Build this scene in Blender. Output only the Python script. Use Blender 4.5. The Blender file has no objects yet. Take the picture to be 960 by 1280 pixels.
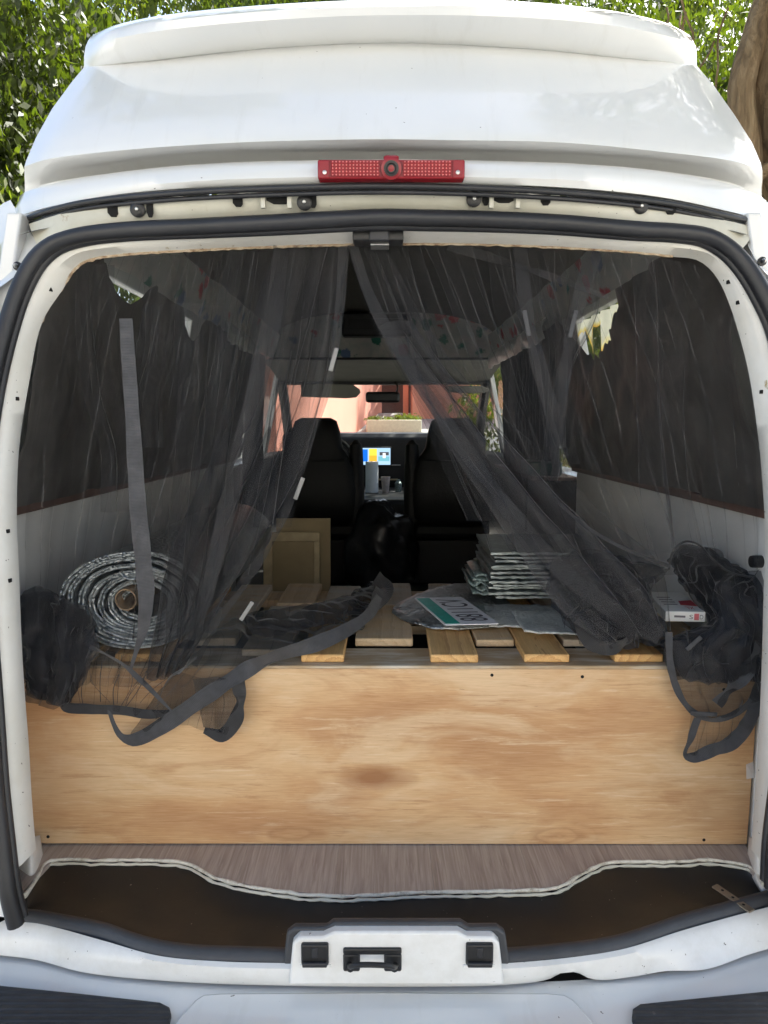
import bpy, bmesh, math, random
from mathutils import Vector, Matrix, noise
R = math.radians
random.seed(7)
S = bpy.context.scene
COL = S.collection

# ------------------------------------------------------------------ camera, sky, sun, exposure
CAM = Vector((0.0, -1.4, 1.5)); PITCH = R(6.8); FPX = 924.0
cd = bpy.data.cameras.new('camera'); cam = bpy.data.objects.new('camera', cd); COL.objects.link(cam)
cam.location = CAM; cam.rotation_euler = (R(90) - PITCH, 0, 0)
cd.sensor_fit = 'VERTICAL'; cd.sensor_height = 36; cd.lens = FPX / 1280 * 36
cd.clip_start = 0.02; cd.clip_end = 2000
S.camera = cam
S.render.resolution_x, S.render.resolution_y = 768, 1024

SUN_EL, SUN_AZ = R(50), R(40)          # azimuth from +Y (the van's nose) towards +X
W = bpy.data.worlds.new('World'); S.world = W; W.use_nodes = True
wn = W.node_tree.nodes; wl = W.node_tree.links
sky = wn.new('ShaderNodeTexSky'); sky.sky_type = 'NISHITA'; sky.sun_disc = False
sky.sun_elevation = SUN_EL; sky.sun_rotation = SUN_AZ
sky.air_density = 1.0; sky.dust_density = 4.0; sky.ozone_density = 0.6; sky.altitude = 50
bg = wn['Background']; bg.inputs[1].default_value = 0.12
wl.new(sky.outputs[0], bg.inputs[0])
sd = bpy.data.lights.new('sun', 'SUN'); sun = bpy.data.objects.new('sun', sd); COL.objects.link(sun)
sd.energy = 5.0; sd.angle = R(0.5); sd.color = (1.0, 0.95, 0.86)
sv = Vector((math.sin(SUN_AZ) * math.cos(SUN_EL), math.cos(SUN_AZ) * math.cos(SUN_EL), math.sin(SUN_EL)))
sun.location = sv * 30; sun.rotation_euler = sv.to_track_quat('Z', 'Y').to_euler()
S.view_settings.view_transform = 'Standard'; S.view_settings.look = 'None'
S.view_settings.gamma = 1.0; S.view_settings.exposure = 1.68
S.view_settings.use_white_balance = True; S.view_settings.white_balance_temperature = 6350; S.view_settings.white_balance_tint = 6
S.cycles.use_denoising = True
S.cycles.transparent_max_bounces = 48
S.cycles.max_bounces = 10; S.cycles.diffuse_bounces = 5

# ------------------------------------------------------------------ helpers
CT, ST = math.cos(PITCH), math.sin(PITCH)
def ray(u, v):
    a = (u - 480) / FPX; b = (640 - v) / FPX
    return a, CT + b * ST, -ST + b * CT
def at(u, v, Y):                        # point seen at (u, v) that stands at depth Y
    a, y, z = ray(u, v); d = (Y - CAM.y) / y
    return Vector((a * d, Y, CAM.z + z * d))
def atz(u, v, Z):                       # point seen at (u, v) that lies at height Z
    a, y, z = ray(u, v); d = (Z - CAM.z) / z
    return Vector((a * d, CAM.y + y * d, Z))
def pt(p):
    if isinstance(p, Vector): return p
    if len(p) == 4: return atz(p[0], p[1], p[3])
    return at(*p)
def Z(u, v, z): return (u, v, None, z)

def spline(pts, n):
    pts = [Vector(p) for p in pts]
    if len(pts) == 1: return [pts[0].copy() for _ in range(n)]
    L = [0]
    for a, b in zip(pts, pts[1:]): L.append(L[-1] + max((b - a).length, 1e-6))
    ext = [pts[0] * 2 - pts[1]] + pts + [pts[-1] * 2 - pts[-2]]
    out = []; k = 0
    for i in range(n):
        d = L[-1] * i / (n - 1)
        while k < len(pts) - 2 and d > L[k + 1]: k += 1
        t = (d - L[k]) / (L[k + 1] - L[k]); t = max(0, min(1, t))
        p0, p1, p2, p3 = ext[k:k + 4]
        # Catmull-Rom with tangents scaled to the segment
        s1 = (L[k + 1] - L[k])
        l0 = max((p1 - p0).length, 1e-6); l2 = max((p3 - p2).length, 1e-6)
        m1 = ((p1 - p0) / l0 + (p2 - p1) / s1) * 0.5 * s1
        m2 = ((p2 - p1) / s1 + (p3 - p2) / l2) * 0.5 * s1
        t2, t3 = t * t, t * t * t
        out.append(p1 * (2*t3 - 3*t2 + 1) + m1 * (t3 - 2*t2 + t) + p2 * (-2*t3 + 3*t2) + m2 * (t3 - t2))
    return out

def link(o, parent=None):
    COL.objects.link(o)
    if parent is not None:
        o.parent = parent
        if parent.type == 'EMPTY':
            o.matrix_parent_inverse = Matrix.Translation(-parent.location)
        else:
            o.matrix_parent_inverse = Matrix.Translation(-parent.location)
    return o
def mesh(name, verts, faces, mat, parent=None, uv=None, smooth=True, angle=35, origin=None, bevel=0, solid=0, recalc=False):
    me = bpy.data.meshes.new(name)
    if origin is not None:
        origin = Vector(origin); verts = [Vector(v) - origin for v in verts]
    me.from_pydata([tuple(v) for v in verts], [], faces)
    if recalc:
        bm = bmesh.new(); bm.from_mesh(me); bmesh.ops.recalc_face_normals(bm, faces=bm.faces); bm.to_mesh(me); bm.free()
    if uv:
        ul = me.uv_layers.new(name='UVMap')
        for lp in me.loops: ul.data[lp.index].uv = uv[lp.vertex_index]
    me.materials.append(mat)
    if smooth:
        me.polygons.foreach_set('use_smooth', [True] * len(me.polygons))
        me.set_sharp_from_angle(angle=R(angle))
    me.update()
    o = bpy.data.objects.new(name, me)
    if origin is not None: o.location = origin
    link(o, parent)
    if solid:
        m = o.modifiers.new('solid', 'SOLIDIFY'); m.thickness = abs(solid); m.offset = 1 if solid > 0 else -1
    if bevel:
        m = o.modifiers.new('bevel', 'BEVEL'); m.width = bevel; m.segments = 2; m.limit_method = 'ANGLE'; m.angle_limit = R(40)
    return o
class MB:
    def __init__(s): s.v = []; s.f = []
    def add(s, v, f):
        n = len(s.v); s.v += [Vector(p) for p in v]; s.f += [tuple(i + n for i in q) for q in f]; return s
    def box(s, x0, x1, y0, y1, z0, z1, M=None):
        v = [Vector((x, y, z)) for z in (z0, z1) for y in (y0, y1) for x in (x0, x1)]
        if M: v = [M @ p for p in v]
        return s.add(v, [(0,2,3,1),(4,5,7,6),(0,1,5,4),(2,6,7,3),(0,4,6,2),(1,3,7,5)])
    def tube(s, pts, r, n=10, cap=True, sq=1.0):
        pts = [Vector(p) for p in pts]; m = len(pts)
        rr = r if isinstance(r, (list, tuple)) else [r] * m
        base = len(s.v); up = None
        for i, p in enumerate(pts):
            t = (pts[min(i+1, m-1)] - pts[max(i-1, 0)]).normalized()
            if up is None:
                up = t.orthogonal().normalized()
            up = (up - t * up.dot(t)).normalized(); w = t.cross(up)
            for k in range(n):
                a = 2 * math.pi * k / n
                s.v.append(p + up * (math.cos(a) * rr[i]) + w * (math.sin(a) * rr[i] * sq))
        for i in range(m - 1):
            for k in range(n):
                a = base + i*n + k; b = base + i*n + (k+1) % n
                s.f.append((a, b, b + n, a + n))
        if cap:
            s.f.append(tuple(base + k for k in range(n))[::-1]); s.f.append(tuple(base + (m-1)*n + k for k in range(n)))
        return s
    def lathe(s, c, axis, prof, n=24):
        # prof: list of (r, h) along axis
        c = Vector(c); ax = Vector(axis).normalized(); u = ax.orthogonal().normalized(); w = ax.cross(u); base = len(s.v)
        for r, h in prof:
            for k in range(n):
                a = 2*math.pi*k/n; s.v.append(c + ax*h + u*(r*math.cos(a)) + w*(r*math.sin(a)))
        for i in range(len(prof)-1):
            for k in range(n):
                a = base+i*n+k; b = base+i*n+(k+1) % n; s.f.append((a, b, b+n, a+n))
        s.f.append(tuple(base+k for k in range(n))[::-1]); s.f.append(tuple(base+(len(prof)-1)*n+k for k in range(n)))
        return s
    def prism(s, poly, d):
        # poly: list of 3-D points, extruded by vector d
        n = len(poly); poly = [Vector(p) for p in poly]; d = Vector(d)
        f = [tuple(range(n))[::-1], tuple(range(n, 2*n))] + [(i, (i+1) % n, (i+1) % n + n, i + n) for i in range(n)]
        return s.add(poly + [p + d for p in poly], f)
    def build(s, name, mat, parent=None, **k): return mesh(name, s.v, s.f, mat, parent, **k)
def box(name, mat, parent, x0, x1, y0, y1, z0, z1, bevel=0.002, own=False, M=None):
    b = MB().box(x0, x1, y0, y1, z0, z1, M)
    org = None
    if own: org = sum(b.v, Vector()) / 8
    return b.build(name, mat, parent, bevel=bevel, origin=org)
def loft(name, rows, mat, parent=None, n=60, ends=None, byx=False, **k):
    """rows of control points, each resampled to n and bridged; ends = (list of left offsets, right offsets) added to every row"""
    V = []; cnt = 0
    for r in rows:
        q = spline([pt(p) for p in r], n)
        if byx:
            d = spline([pt(p) for p in r], 700); x0, x1 = d[0].x, d[-1].x; q = []; kk = 0
            for i in range(n):
                xt = x0 + (x1-x0)*(.5-.5*math.cos(math.pi*i/(n-1)))
                while kk < 698 and d[kk+1].x < xt: kk += 1
                f = (xt-d[kk].x)/max(d[kk+1].x-d[kk].x, 1e-9); q.append(d[kk].lerp(d[kk+1], max(0, min(1, f))))
        if ends:
            q = [q[0] + Vector(o) for o in reversed(ends[0])] + q + [q[-1] + Vector(o) for o in ends[1]]
        cnt = len(q); V += q
    F = [(i*cnt+j, i*cnt+j+1, (i+1)*cnt+j+1, (i+1)*cnt+j) for i in range(len(rows)-1) for j in range(cnt-1)]
    uv = [(j/(cnt-1), i/(len(rows)-1)) for i in range(len(rows)) for j in range(cnt)]
    return mesh(name, V, F, mat, parent, uv=uv, **k)
def nz(x, y=0.0, z=0.0): return noise.noise(Vector((x, y, z)))
def cloth(name, rows, mat, parent=None, nu=80, nv=60, folds=(), wr=0.004, wf=14.0, seed=0, uvs=(1, 1), crush=0.0):
    """a hanging or lying sheet: rows of control points, folds = (freq, amp_out, amp_side, phase, tstart)"""
    A = [spline([pt(p) for p in r], nu) for r in rows]
    G = [spline([A[i][j] for i in range(len(rows))], nv) for j in range(nu)]
    V = []; uv = []
    for j in range(nu):
        for i in range(nv):
            s, t = j/(nu-1), i/(nv-1); p = G[j][i].copy()
            for fr, ay, ax, ph, t0 in folds:
                k = max(0, min(1, (t - t0) / 0.35 + 0.25))
                w = 2*math.pi*(fr*s + ph + 0.35*nz(s*2.3+seed, t*1.7, ph*9))
                p.y += ay*k*math.sin(w); p.x += ax*k*math.cos(w*1.0+0.8)
            q = p*wf + Vector((seed*3.1, 0, 0))
            n3 = noise.noise_vector(q)
            p += n3*wr
            if crush:
                r1 = noise.noise_vector(p*21 + Vector((seed, 5, 1)))
                rid = Vector((abs(r1.x)-.25, -abs(r1.y)*1.0, abs(r1.z)-.25))
                p += rid*crush
            V.append(p); uv.append((s*uvs[0], t*uvs[1]))
    F = [(j*nv+i, (j+1)*nv+i, (j+1)*nv+i+1, j*nv+i+1) for j in range(nu-1) for i in range(nv-1)]
    return mesh(name, V, F, mat, parent, uv=uv, angle=180)
def ribbon(name, path, w, mat, parent=None, n=60, thick=0.0008, wav=0.002, seed=0):
    """a band of webbing along (u, v, depth) points; w = width in metres, constant or per point"""
    P = [pt(p) for p in path]; m = len(P)
    ww = w if isinstance(w, (list, tuple)) else [w]*m
    C = spline(P, n); Wd = spline([Vector((x, 0, 0)) for x in [0]] + [Vector((i, 0, 0)) for i in range(1, m)], n)
    cum = [0]
    for a, b in zip(P, P[1:]): cum.append(cum[-1] + (b-a).length)
    A = []; B = []
    for i in range(n):
        d = cum[-1]*i/(n-1); k = 0
        while k < m-2 and d > cum[k+1]: k += 1
        t = (d-cum[k])/max(cum[k+1]-cum[k], 1e-6); wd = ww[k]*(1-t)+ww[k+1]*t
        T = (C[min(i+1, n-1)] - C[max(i-1, 0)]).normalized()
        s = T.cross(Vector((0, 1, 0)))
        if s.length < 1e-3: s = Vector((1, 0, 0))
        s.normalize()
        tw = nz(i*0.085, seed*2.7)*1.3
        s = (s*math.cos(tw) + Vector((0, 1, 0))*math.sin(tw))
        q = C[i] + Vector((0, nz(i*.2, seed+.5)*wav, 0))
        A.append(q - s*wd/2); B.append(q + s*wd/2)
    V = A + [(a+b)/2 + Vector((0, -.0003, 0)) for a, b in zip(A, B)] + B
    F = [(r*n+i, r*n+i+1, (r+1)*n+i+1, (r+1)*n+i) for r in range(2) for i in range(n-1)]
    uvr = [(i/(n-1)*cum[-1]*40, r/2) for r in range(3) for i in range(n)]
    return mesh(name, V, F, mat, parent, angle=180, uv=uvr)
def thing(name, label, cat, loc=(0, 0, 0), group=None, kind=None):
    e = bpy.data.objects.new(name, None); e.location = loc; e.empty_display_size = 0.1; COL.objects.link(e)
    return tag(e, label, cat, group, kind)
def tag(o, label=None, cat=None, group=None, kind=None):
    if label: o['label'] = label
    if cat: o['category'] = cat
    if group: o['group'] = group
    if kind: o['kind'] = kind
    return o

# ------------------------------------------------------------------ materials
class NT:
    def __init__(s, name):
        s.m = bpy.data.materials.new(name); s.m.use_nodes = True; s.t = s.m.node_tree
        s.b = s.t.nodes['Principled BSDF']; s.out = s.t.nodes['Material Output']
    def n(s, typ, **kw):
        x = s.t.nodes.new(typ)
        for k, v in kw.items():
            if k.startswith('i_'): x.inputs[k[2:].replace('_', ' ')].default_value = v
            else: setattr(x, k, v)
        return x
    def l(s, a, b): s.t.links.new(a, b)
    def coord(s, kind='Object', scale=(1, 1, 1), loc=(0, 0, 0)):
        tc = s.n('ShaderNodeTexCoord'); mp = s.n('ShaderNodeMapping')
        mp.inputs['Scale'].default_value = scale; mp.inputs['Location'].default_value = loc
        s.l(tc.outputs[kind], mp.inputs[0]); return mp.outputs[0]
    def noise(s, co, scale, detail=4, rough=.55, dist=0):
        x = s.n('ShaderNodeTexNoise'); x.inputs['Scale'].default_value = scale; x.inputs['Detail'].default_value = detail
        x.inputs['Roughness'].default_value = rough; x.inputs['Distortion'].default_value = dist
        s.l(co, x.inputs['Vector']); return x.outputs['Fac']
    def ramp(s, fac, stops, interp='LINEAR'):
        x = s.n('ShaderNodeValToRGB'); x.color_ramp.interpolation = interp
        e = x.color_ramp.elements
        while len(e) < len(stops): e.new(0.5)
        for i, (p, c) in enumerate(stops):
            e[i].position = p; e[i].color = (c if len(c) == 4 else (*c, 1)) if not isinstance(c, (int, float)) else (c, c, c, 1)
        s.l(fac, x.inputs[0]); return x.outputs[0]
    def mix(s, fac, a, b, blend='MIX'):
        x = s.n('ShaderNodeMix', data_type='RGBA', blend_type=blend)
        for sock, val in ((x.inputs[0], fac), (x.inputs[6], a), (x.inputs[7], b)):
            if hasattr(val, 'links'): s.l(val, sock)
            elif isinstance(val, (int, float)): sock.default_value = val
            else: sock.default_value = (*val, 1) if len(val) == 3 else val
        return x.outputs[2]
    def math(s, op, a, b=0.0, c=None):
        x = s.n('ShaderNodeMath', operation=op)
        for i, val in enumerate([a, b] + ([c] if c is not None else [])):
            if hasattr(val, 'links'): s.l(val, x.inputs[i])
            else: x.inputs[i].default_value = val
        return x.outputs[0]
    def bump(s, h, strength=.3, dist=.01):
        x = s.n('ShaderNodeBump'); x.inputs['Strength'].default_value = strength; x.inputs['Distance'].default_value = dist
        s.l(h, x.inputs['Height']); s.l(x.outputs[0], s.b.inputs['Normal']); return x
    def set(s, **kw):
        for k, v in kw.items():
            i = s.b.inputs[k.replace('_', ' ')]
            if hasattr(v, 'links'): s.l(v, i)
            else: i.default_value = (*v, 1) if isinstance(v, tuple) and len(v) == 3 else v
        return s
M = {}
def simple(name, col, rough=.5, metal=0.0, var=.12, scale=20, bump=0.0, bscale=120, **kw):
    t = NT(name); co = t.coord()
    f = t.noise(co, scale, 5)
    lo = tuple(c*(1-var) for c in col); hi = tuple(min(1, c*(1+var)) for c in col)
    t.set(Base_Color=t.ramp(f, [(.3, lo), (.7, hi)]), Roughness=rough, Metallic=metal, **kw)
    if bump: t.bump(t.noise(co, bscale, 3), bump, .004)
    M[name] = t.m; return t
# white body paint, clean and weathered
t = NT('paint'); co = t.coord()
spk_ = t.ramp(t.noise(co, 75, 2, .6), [(.765, 0), (.785, 1)])
strk = t.ramp(t.noise(t.coord(scale=(14, 3, 1.2)), 2.0, 5, .65), [(.56, 0), (.75, .22)])
t.set(Base_Color=t.mix(spk_, t.mix(strk, t.ramp(t.noise(co, 3.0, 6), [(.3, (.71, .725, .73)), (.7, (.77, .775, .77))]), (.52, .51, .47)), (.12, .11, .10)), Roughness=.28, Coat_Weight=1.0, Coat_Roughness=.05)
t.b.inputs['Specular IOR Level'].default_value = .5
t.bump(t.noise(co, 5, 3), .05, .02)
M['paint'] = t.m
t = NT('paint_worn'); co = t.coord()
base = t.ramp(t.noise(co, 9, 8, .7), [(.3, (.64, .64, .62)), (.55, (.75, .76, .76)), (.8, (.8, .81, .81))])
spk = t.ramp(t.noise(t.coord(scale=(1, 1, 1)), 95, 3, .6), [(.715, 0), (.735, 1)])
scr = t.ramp(t.noise(t.coord(scale=(18, 60, 90)), 1.6, 4, .6, .6), [(.69, 0), (.71, 1)])
area = t.ramp(t.noise(co, 7, 3), [(.5, 0), (.62, 1)])
c1 = t.mix(t.mix(1.0, scr, area, 'MULTIPLY'), base, (.10, .09, .085))
c1 = t.mix(spk, c1, (.06, .055, .05))
t.set(Base_Color=c1, Roughness=.32, Coat_Weight=.25, Coat_Roughness=.15); M['paint_worn'] = t.m
t = NT('cream'); co = t.coord()
base = t.ramp(t.noise(co, 6, 7, .65), [(.3, (.50, .485, .40)), (.55, (.60, .59, .51)), (.8, (.66, .655, .59))])
st = t.ramp(t.noise(co, 13, 6, .7, .4), [(.66, 0), (.72, 1)])
c1 = t.mix(st, base, (.30, .21, .09))
sp = t.ramp(t.noise(co, 120, 2, .6), [(.74, 0), (.76, 1)])
c1 = t.mix(sp, c1, (.05, .04, .035))
t.set(Base_Color=c1, Roughness=.42); t.bump(t.noise(co, 25, 4), .12, .004); M['cream'] = t.m
t = NT('pillar'); co = t.coord()
base = t.ramp(t.noise(co, 6, 7, .65), [(.3, (.62, .60, .54)), (.6, (.71, .70, .665)), (.8, (.76, .76, .73))])
st = t.ramp(t.noise(t.coord(scale=(1.5, 1.5, .8)), 11, 6, .7, .5), [(.655, 0), (.70, 1)])
c1 = t.mix(st, base, (.33, .25, .10))
sp = t.ramp(t.noise(co, 110, 2, .6), [(.72, 0), (.74, 1)])
c1 = t.mix(sp, c1, (.06, .05, .04))
t.set(Base_Color=c1, Roughness=.36); t.bump(t.noise(co, 25, 4), .1, .004); M['pillar'] = t.m
t = NT('sealant'); co = t.coord()
t.set(Base_Color=t.ramp(t.noise(co, 60, 6, .7), [(.3, (.35, .31, .24)), (.5, (.66, .64, .57)), (.8, (.75, .74, .69))]), Roughness=.6)
t.bump(t.noise(co, 140, 4), .5, .004); M['sealant'] = t.m
t = NT('torn_edge'); co = t.coord()
t.set(Base_Color=t.ramp(t.noise(co, 70, 6, .7), [(.3, (.12, .06, .03)), (.5, (.40, .30, .20)), (.75, (.58, .52, .42))]), Roughness=.8)
t.bump(t.noise(co, 160, 4), .6, .004); M['torn_edge'] = t.m
simple('rubber', (.022, .023, .027), .42, var=.3, scale=8, bump=.15, bscale=60)
simple('black_plastic', (.013, .013, .014), .4, var=.25, scale=30, bump=.1)
simple('hole', (.004, .004, .004), .9)
simple('lip_rubber', (.05, .053, .06), .5, var=.25, scale=9, bump=.2, bscale=80)
t = NT('tray'); co = t.coord()
dust = t.ramp(t.noise(co, 150, 2, .6), [(.74, 0), (.77, 1)])
t.set(Base_Color=t.mix(dust, t.ramp(t.noise(co, 4, 6), [(.3, (.007, .0065, .006)), (.7, (.013, .0115, .010))]), (.22, .2, .17)), Roughness=t.ramp(t.noise(co, 12, 4), [(.3, .34), (.7, .52)]))
t.bump(t.noise(co, 60, 4), .12, .003); M['tray'] = t.m
simple('steel', (.55, .55, .54), .35, 1.0, var=.2, scale=40)
simple('bracket_metal', (.30, .25, .19), .5, .7, var=.2, scale=60)
t = NT('step_rubber'); co = t.coord()
tc = t.n('ShaderNodeTexCoord'); sp = t.n('ShaderNodeSeparateXYZ'); t.l(tc.outputs['Object'], sp.inputs[0])
tread = t.math('SINE', t.math('MULTIPLY', sp.outputs['Y'], 520.0))
t.set(Base_Color=t.ramp(t.noise(co, 40, 5), [(.3, (.017, .019, .024)), (.72, (.03, .033, .04)), (.8, (.12, .12, .12))]), Roughness=.6)
t.bump(tread, .5, .003); M['step_rubber'] = t.m
# red lamp lens
t = NT('red_lens'); co = t.coord()
t.set(Base_Color=(.27, .006, .016), Roughness=.12, Coat_Weight=.5); M['red_lens'] = t.m
t = NT('red_dark'); t.set(Base_Color=(.22, .012, .016), Roughness=.25); M['red_dark'] = t.m
t = NT('red_body'); t.set(Base_Color=(.26, .014, .022), Roughness=.25); M['red_body'] = t.m
t = NT('lens_stud'); t.set(Base_Color=(.75, .22, .22), Roughness=.15); M['lens_stud'] = t.m
# plywood
t = NT('plywood')
co = t.coord(scale=(.75, 1.0, 2.2))
n1 = t.noise(co, 2.6, 4, .5, .5)
n2 = t.noise(t.coord(scale=(9, 1, 260)), 2, 3, .6)
n3 = t.noise(t.coord(scale=(.8, 1, 2.6), loc=(3, 0, 1)), 4.2, 5, .6, .9)
c1 = t.ramp(n1, [(.30, (.40, .175, .05)), (.43, (.54, .285, .105)), (.56, (.63, .39, .18)), (.72, (.69, .49, .27))])
fig_ = t.ramp(t.math('FRACT', t.math('MULTIPLY', t.noise(t.coord(scale=(.7, 1, 1.9)), 2.0, 2, .4, .3), 9.0)), [(.0, 0), (.08, 1), (.5, .2), (1, 0)])
fmask = t.ramp(t.noise(t.coord(loc=(7, 2, 0)), 2.2, 3), [(.48, 0), (.62, 1)])
c2 = t.mix(t.math('MULTIPLY', t.mix(1.0, fig_, fmask, 'MULTIPLY'), .28), c1, (.42, .20, .07))
c2 = t.mix(t.ramp(n3, [(.52, 0), (.66, .5)]), c2, (.74, .56, .35))
c2 = t.mix(t.ramp(n3, [(.34, .6), (.46, 0)]), c2, (.42, .18, .05))
c3 = t.mix(.24, c2, t.ramp(n2, [(.3, (.34, .19, .08)), (.7, (.78, .59, .36))]))
n4 = t.noise(t.coord(scale=(1.6, 1, 26)), 3.4, 8, .74, .35)
c3 = t.mix(t.ramp(n4, [(.36, .50), (.44, 0)]), c3, (.36, .16, .05))
c3 = t.mix(t.ramp(n4, [(.57, 0), (.64, .40)]), c3, (.76, .60, .40))
dash_ = t.mix(1.0, t.ramp(t.noise(t.coord(scale=(40, 1, 190)), 1.0, 3, .6), [(.70, 0), (.74, 1)]), t.ramp(t.noise(t.coord(loc=(1, 4, 2)), 5, 3), [(.5, 0), (.62, 1)]), 'MULTIPLY')
c3 = t.mix(t.math('MULTIPLY', dash_, .5), c3, (.20, .09, .03))
def blob(t, cx, cz, rx, rz, co):
    s = t.n('ShaderNodeSeparateXYZ'); t.l(co, s.inputs[0])
    nn = t.noise(co, 9, 4)
    a = t.math('DIVIDE', t.math('SUBTRACT', s.outputs[0], cx), rx); b = t.math('DIVIDE', t.math('SUBTRACT', s.outputs[2], cz), rz)
    d = t.math('SQRT', t.math('ADD', t.math('MULTIPLY', a, a), t.math('MULTIPLY', b, b)))
    return t.ramp(t.math('MULTIPLY', t.math('ADD', d, t.math('MULTIPLY', nn, 1.0)), .5), [(.40, 1), (.80, 0)])
oc = t.coord()
k = at(468, 973, .06)
c3 = t.mix(t.math('MULTIPLY', blob(t, k.x, k.z, .085, .030, oc), .80), c3, (.25, .085, .016))
k = at(55, 935, .06)
c3 = t.mix(t.math('MULTIPLY', blob(t, k.x, k.z, .12, .16, oc), .30), c3, (.42, .15, .03))
# dark ring figure of knots
for (u, v) in ((372, 1042), (700, 1046)):
    k = at(u, v, .06); s = t.n('ShaderNodeSeparateXYZ'); t.l(oc, s.inputs[0])
    a = t.math('DIVIDE', t.math('SUBTRACT', s.outputs[0], k.x), .09); b = t.math('DIVIDE', t.math('SUBTRACT', s.outputs[2], k.z), .028)
    d = t.math('SQRT', t.math('ADD', t.math('MULTIPLY', a, a), t.math('MULTIPLY', b, b)))
    d = t.math('ADD', d, t.math('MULTIPLY', t.noise(oc, 9, 3), 1.4))
    ring = t.ramp(t.math('FRACT', t.math('MULTIPLY', d, 1.9)), [(.0, 0), (.2, 1), (.6, 0)])
    fall = t.ramp(t.math('MULTIPLY', d, .4), [(.45, 1), (.8, 0)])
    c3 = t.mix(t.math('MULTIPLY', t.mix(1.0, ring, fall, 'MULTIPLY'), .30), c3, (.27, .11, .03))
hs_ = t.n('ShaderNodeHueSaturation'); hs_.inputs['Saturation'].default_value = .93; t.l(c3, hs_.inputs['Color']); t.set(Base_Color=hs_.outputs[0], Roughness=.62); t.bump(n2, .12, .002); M['plywood'] = t.m
# sawn boards: rings round the heart give grain on the face and arcs on the cut end
def timber(name, a, b, c, grey=0.0, scale=18):
    t = NT(name)
    oi = t.n('ShaderNodeObjectInfo'); tc = t.n('ShaderNodeTexCoord')
    off = t.n('ShaderNodeCombineXYZ')
    t.l(t.math('MULTIPLY', t.math('SUBTRACT', oi.outputs['Random'], .5), .12), off.inputs[0])
    t.l(t.math('ADD', t.math('MULTIPLY', oi.outputs['Random'], .05), .018), off.inputs[2])
    va = t.n('ShaderNodeVectorMath', operation='ADD'); t.l(tc.outputs['Object'], va.inputs[0]); t.l(off.outputs[0], va.inputs[1])
    mp = t.n('ShaderNodeMapping'); mp.inputs['Scale'].default_value = (1, .12, 1); t.l(va.outputs[0], mp.inputs[0])
    w = t.n('ShaderNodeTexWave', wave_type='RINGS', rings_direction='Y', wave_profile='SAW'); w.inputs['Scale'].default_value = scale
    w.inputs['Distortion'].default_value = 2.2; w.inputs['Detail'].default_value = 3; w.inputs['Detail Scale'].default_value = 9
    t.l(mp.outputs[0], w.inputs['Vector'])
    c1 = t.ramp(w.outputs['Fac'], [(0, a), (.55, b), (1, c)])
    fib = t.noise(t.coord(scale=(160, 6, 160)), 2, 4, .6)
    c2 = t.mix(.35, c1, t.ramp(fib, [(.3, tuple(x*.7 for x in b)), (.7, tuple(min(1, x*1.25) for x in a))]))
    big = t.noise(t.coord(scale=(6, 2, 6)), 2, 5)
    c2 = t.mix(t.math('MULTIPLY', big, .30), c2, t.mix(oi.outputs['Random'], (.46, .28, .12), (.66, .46, .24)))
    if grey:
        g = t.ramp(t.noise(t.coord(scale=(2, 6, 14)), 5, 7, .7), [(.35, 0), (.6, 1)])
        c2 = t.mix(t.math('MULTIPLY', g, grey), c2, (.50, .46, .40))
    t.set(Base_Color=c2, Roughness=.7); t.bump(fib, .2, .002); M[name] = t.m
timber('pine', (.70, .45, .19), (.60, .34, .12), (.38, .17, .045))
timber('pine_pale', (.58, .43, .25), (.52, .36, .19), (.38, .24, .115), .3)
timber('weathered', (.50, .41, .29), (.46, .36, .25), (.30, .22, .14), .8)
# rail grain along X
t = NT('weathered_rail'); co = t.coord(scale=(3, 40, 40))
f = t.noise(co, 2.2, 6, .65); g = t.noise(t.coord(scale=(4, 9, 9)), 2.5, 5)
c1 = t.ramp(f, [(.3, (.30, .22, .14)), (.5, (.50, .42, .31)), (.72, (.64, .60, .52))])
t.set(Base_Color=t.mix(t.ramp(g, [(.42, 0), (.62, .8)]), c1, (.36, .24, .12)), Roughness=.8); t.bump(f, .3, .003); M['weathered_rail'] = t.m
# vinyl floor
t = NT('vinyl'); co = t.coord(scale=(85, 4, 4)); oi = t.n('ShaderNodeObjectInfo')
f = t.noise(co, 1.6, 6, .62, .8)
c1 = t.ramp(f, [(.25, (.20, .155, .128)), (.5, (.345, .295, .26)), (.75, (.52, .465, .42))])
t.set(Base_Color=t.mix(.18, c1, t.mix(oi.outputs['Random'], (.30, .25, .22), (.50, .44, .41))), Roughness=.38); t.bump(f, .15, .002); M['vinyl'] = t.m
# foil bubble insulation
t = NT('foil'); co = t.coord()
vo = t.n('ShaderNodeTexVoronoi', feature='F1'); vo.inputs['Scale'].default_value = 95; t.l(co, vo.inputs['Vector'])
cr = t.noise(co, 26, 4, .6, .8)
h = t.math('ADD', t.math('MULTIPLY', t.ramp(vo.outputs['Distance'], [(.1, 1), (.55, 0)]), .8), cr)
t.set(Base_Color=t.ramp(cr, [(.3, (.26, .29, .31)), (.7, (.60, .64, .66))]), Metallic=.9, Roughness=t.ramp(cr, [(.35, .28), (.7, .5)]))
t.bump(h, .7, .005); M['foil'] = t.m
t = NT('foil_flat'); co = t.coord(); cr = t.noise(co, 60, 6, .7, 1.5)
t.set(Base_Color=t.ramp(cr, [(.3, (.55, .58, .58)), (.65, (.86, .89, .88))]), Metallic=.45, Roughness=.30); t.bump(cr, .9, .008); M['foil_flat'] = t.m
t = NT('foil_edge'); co = t.coord(); cr = t.noise(co, 150, 4, .6)
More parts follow.
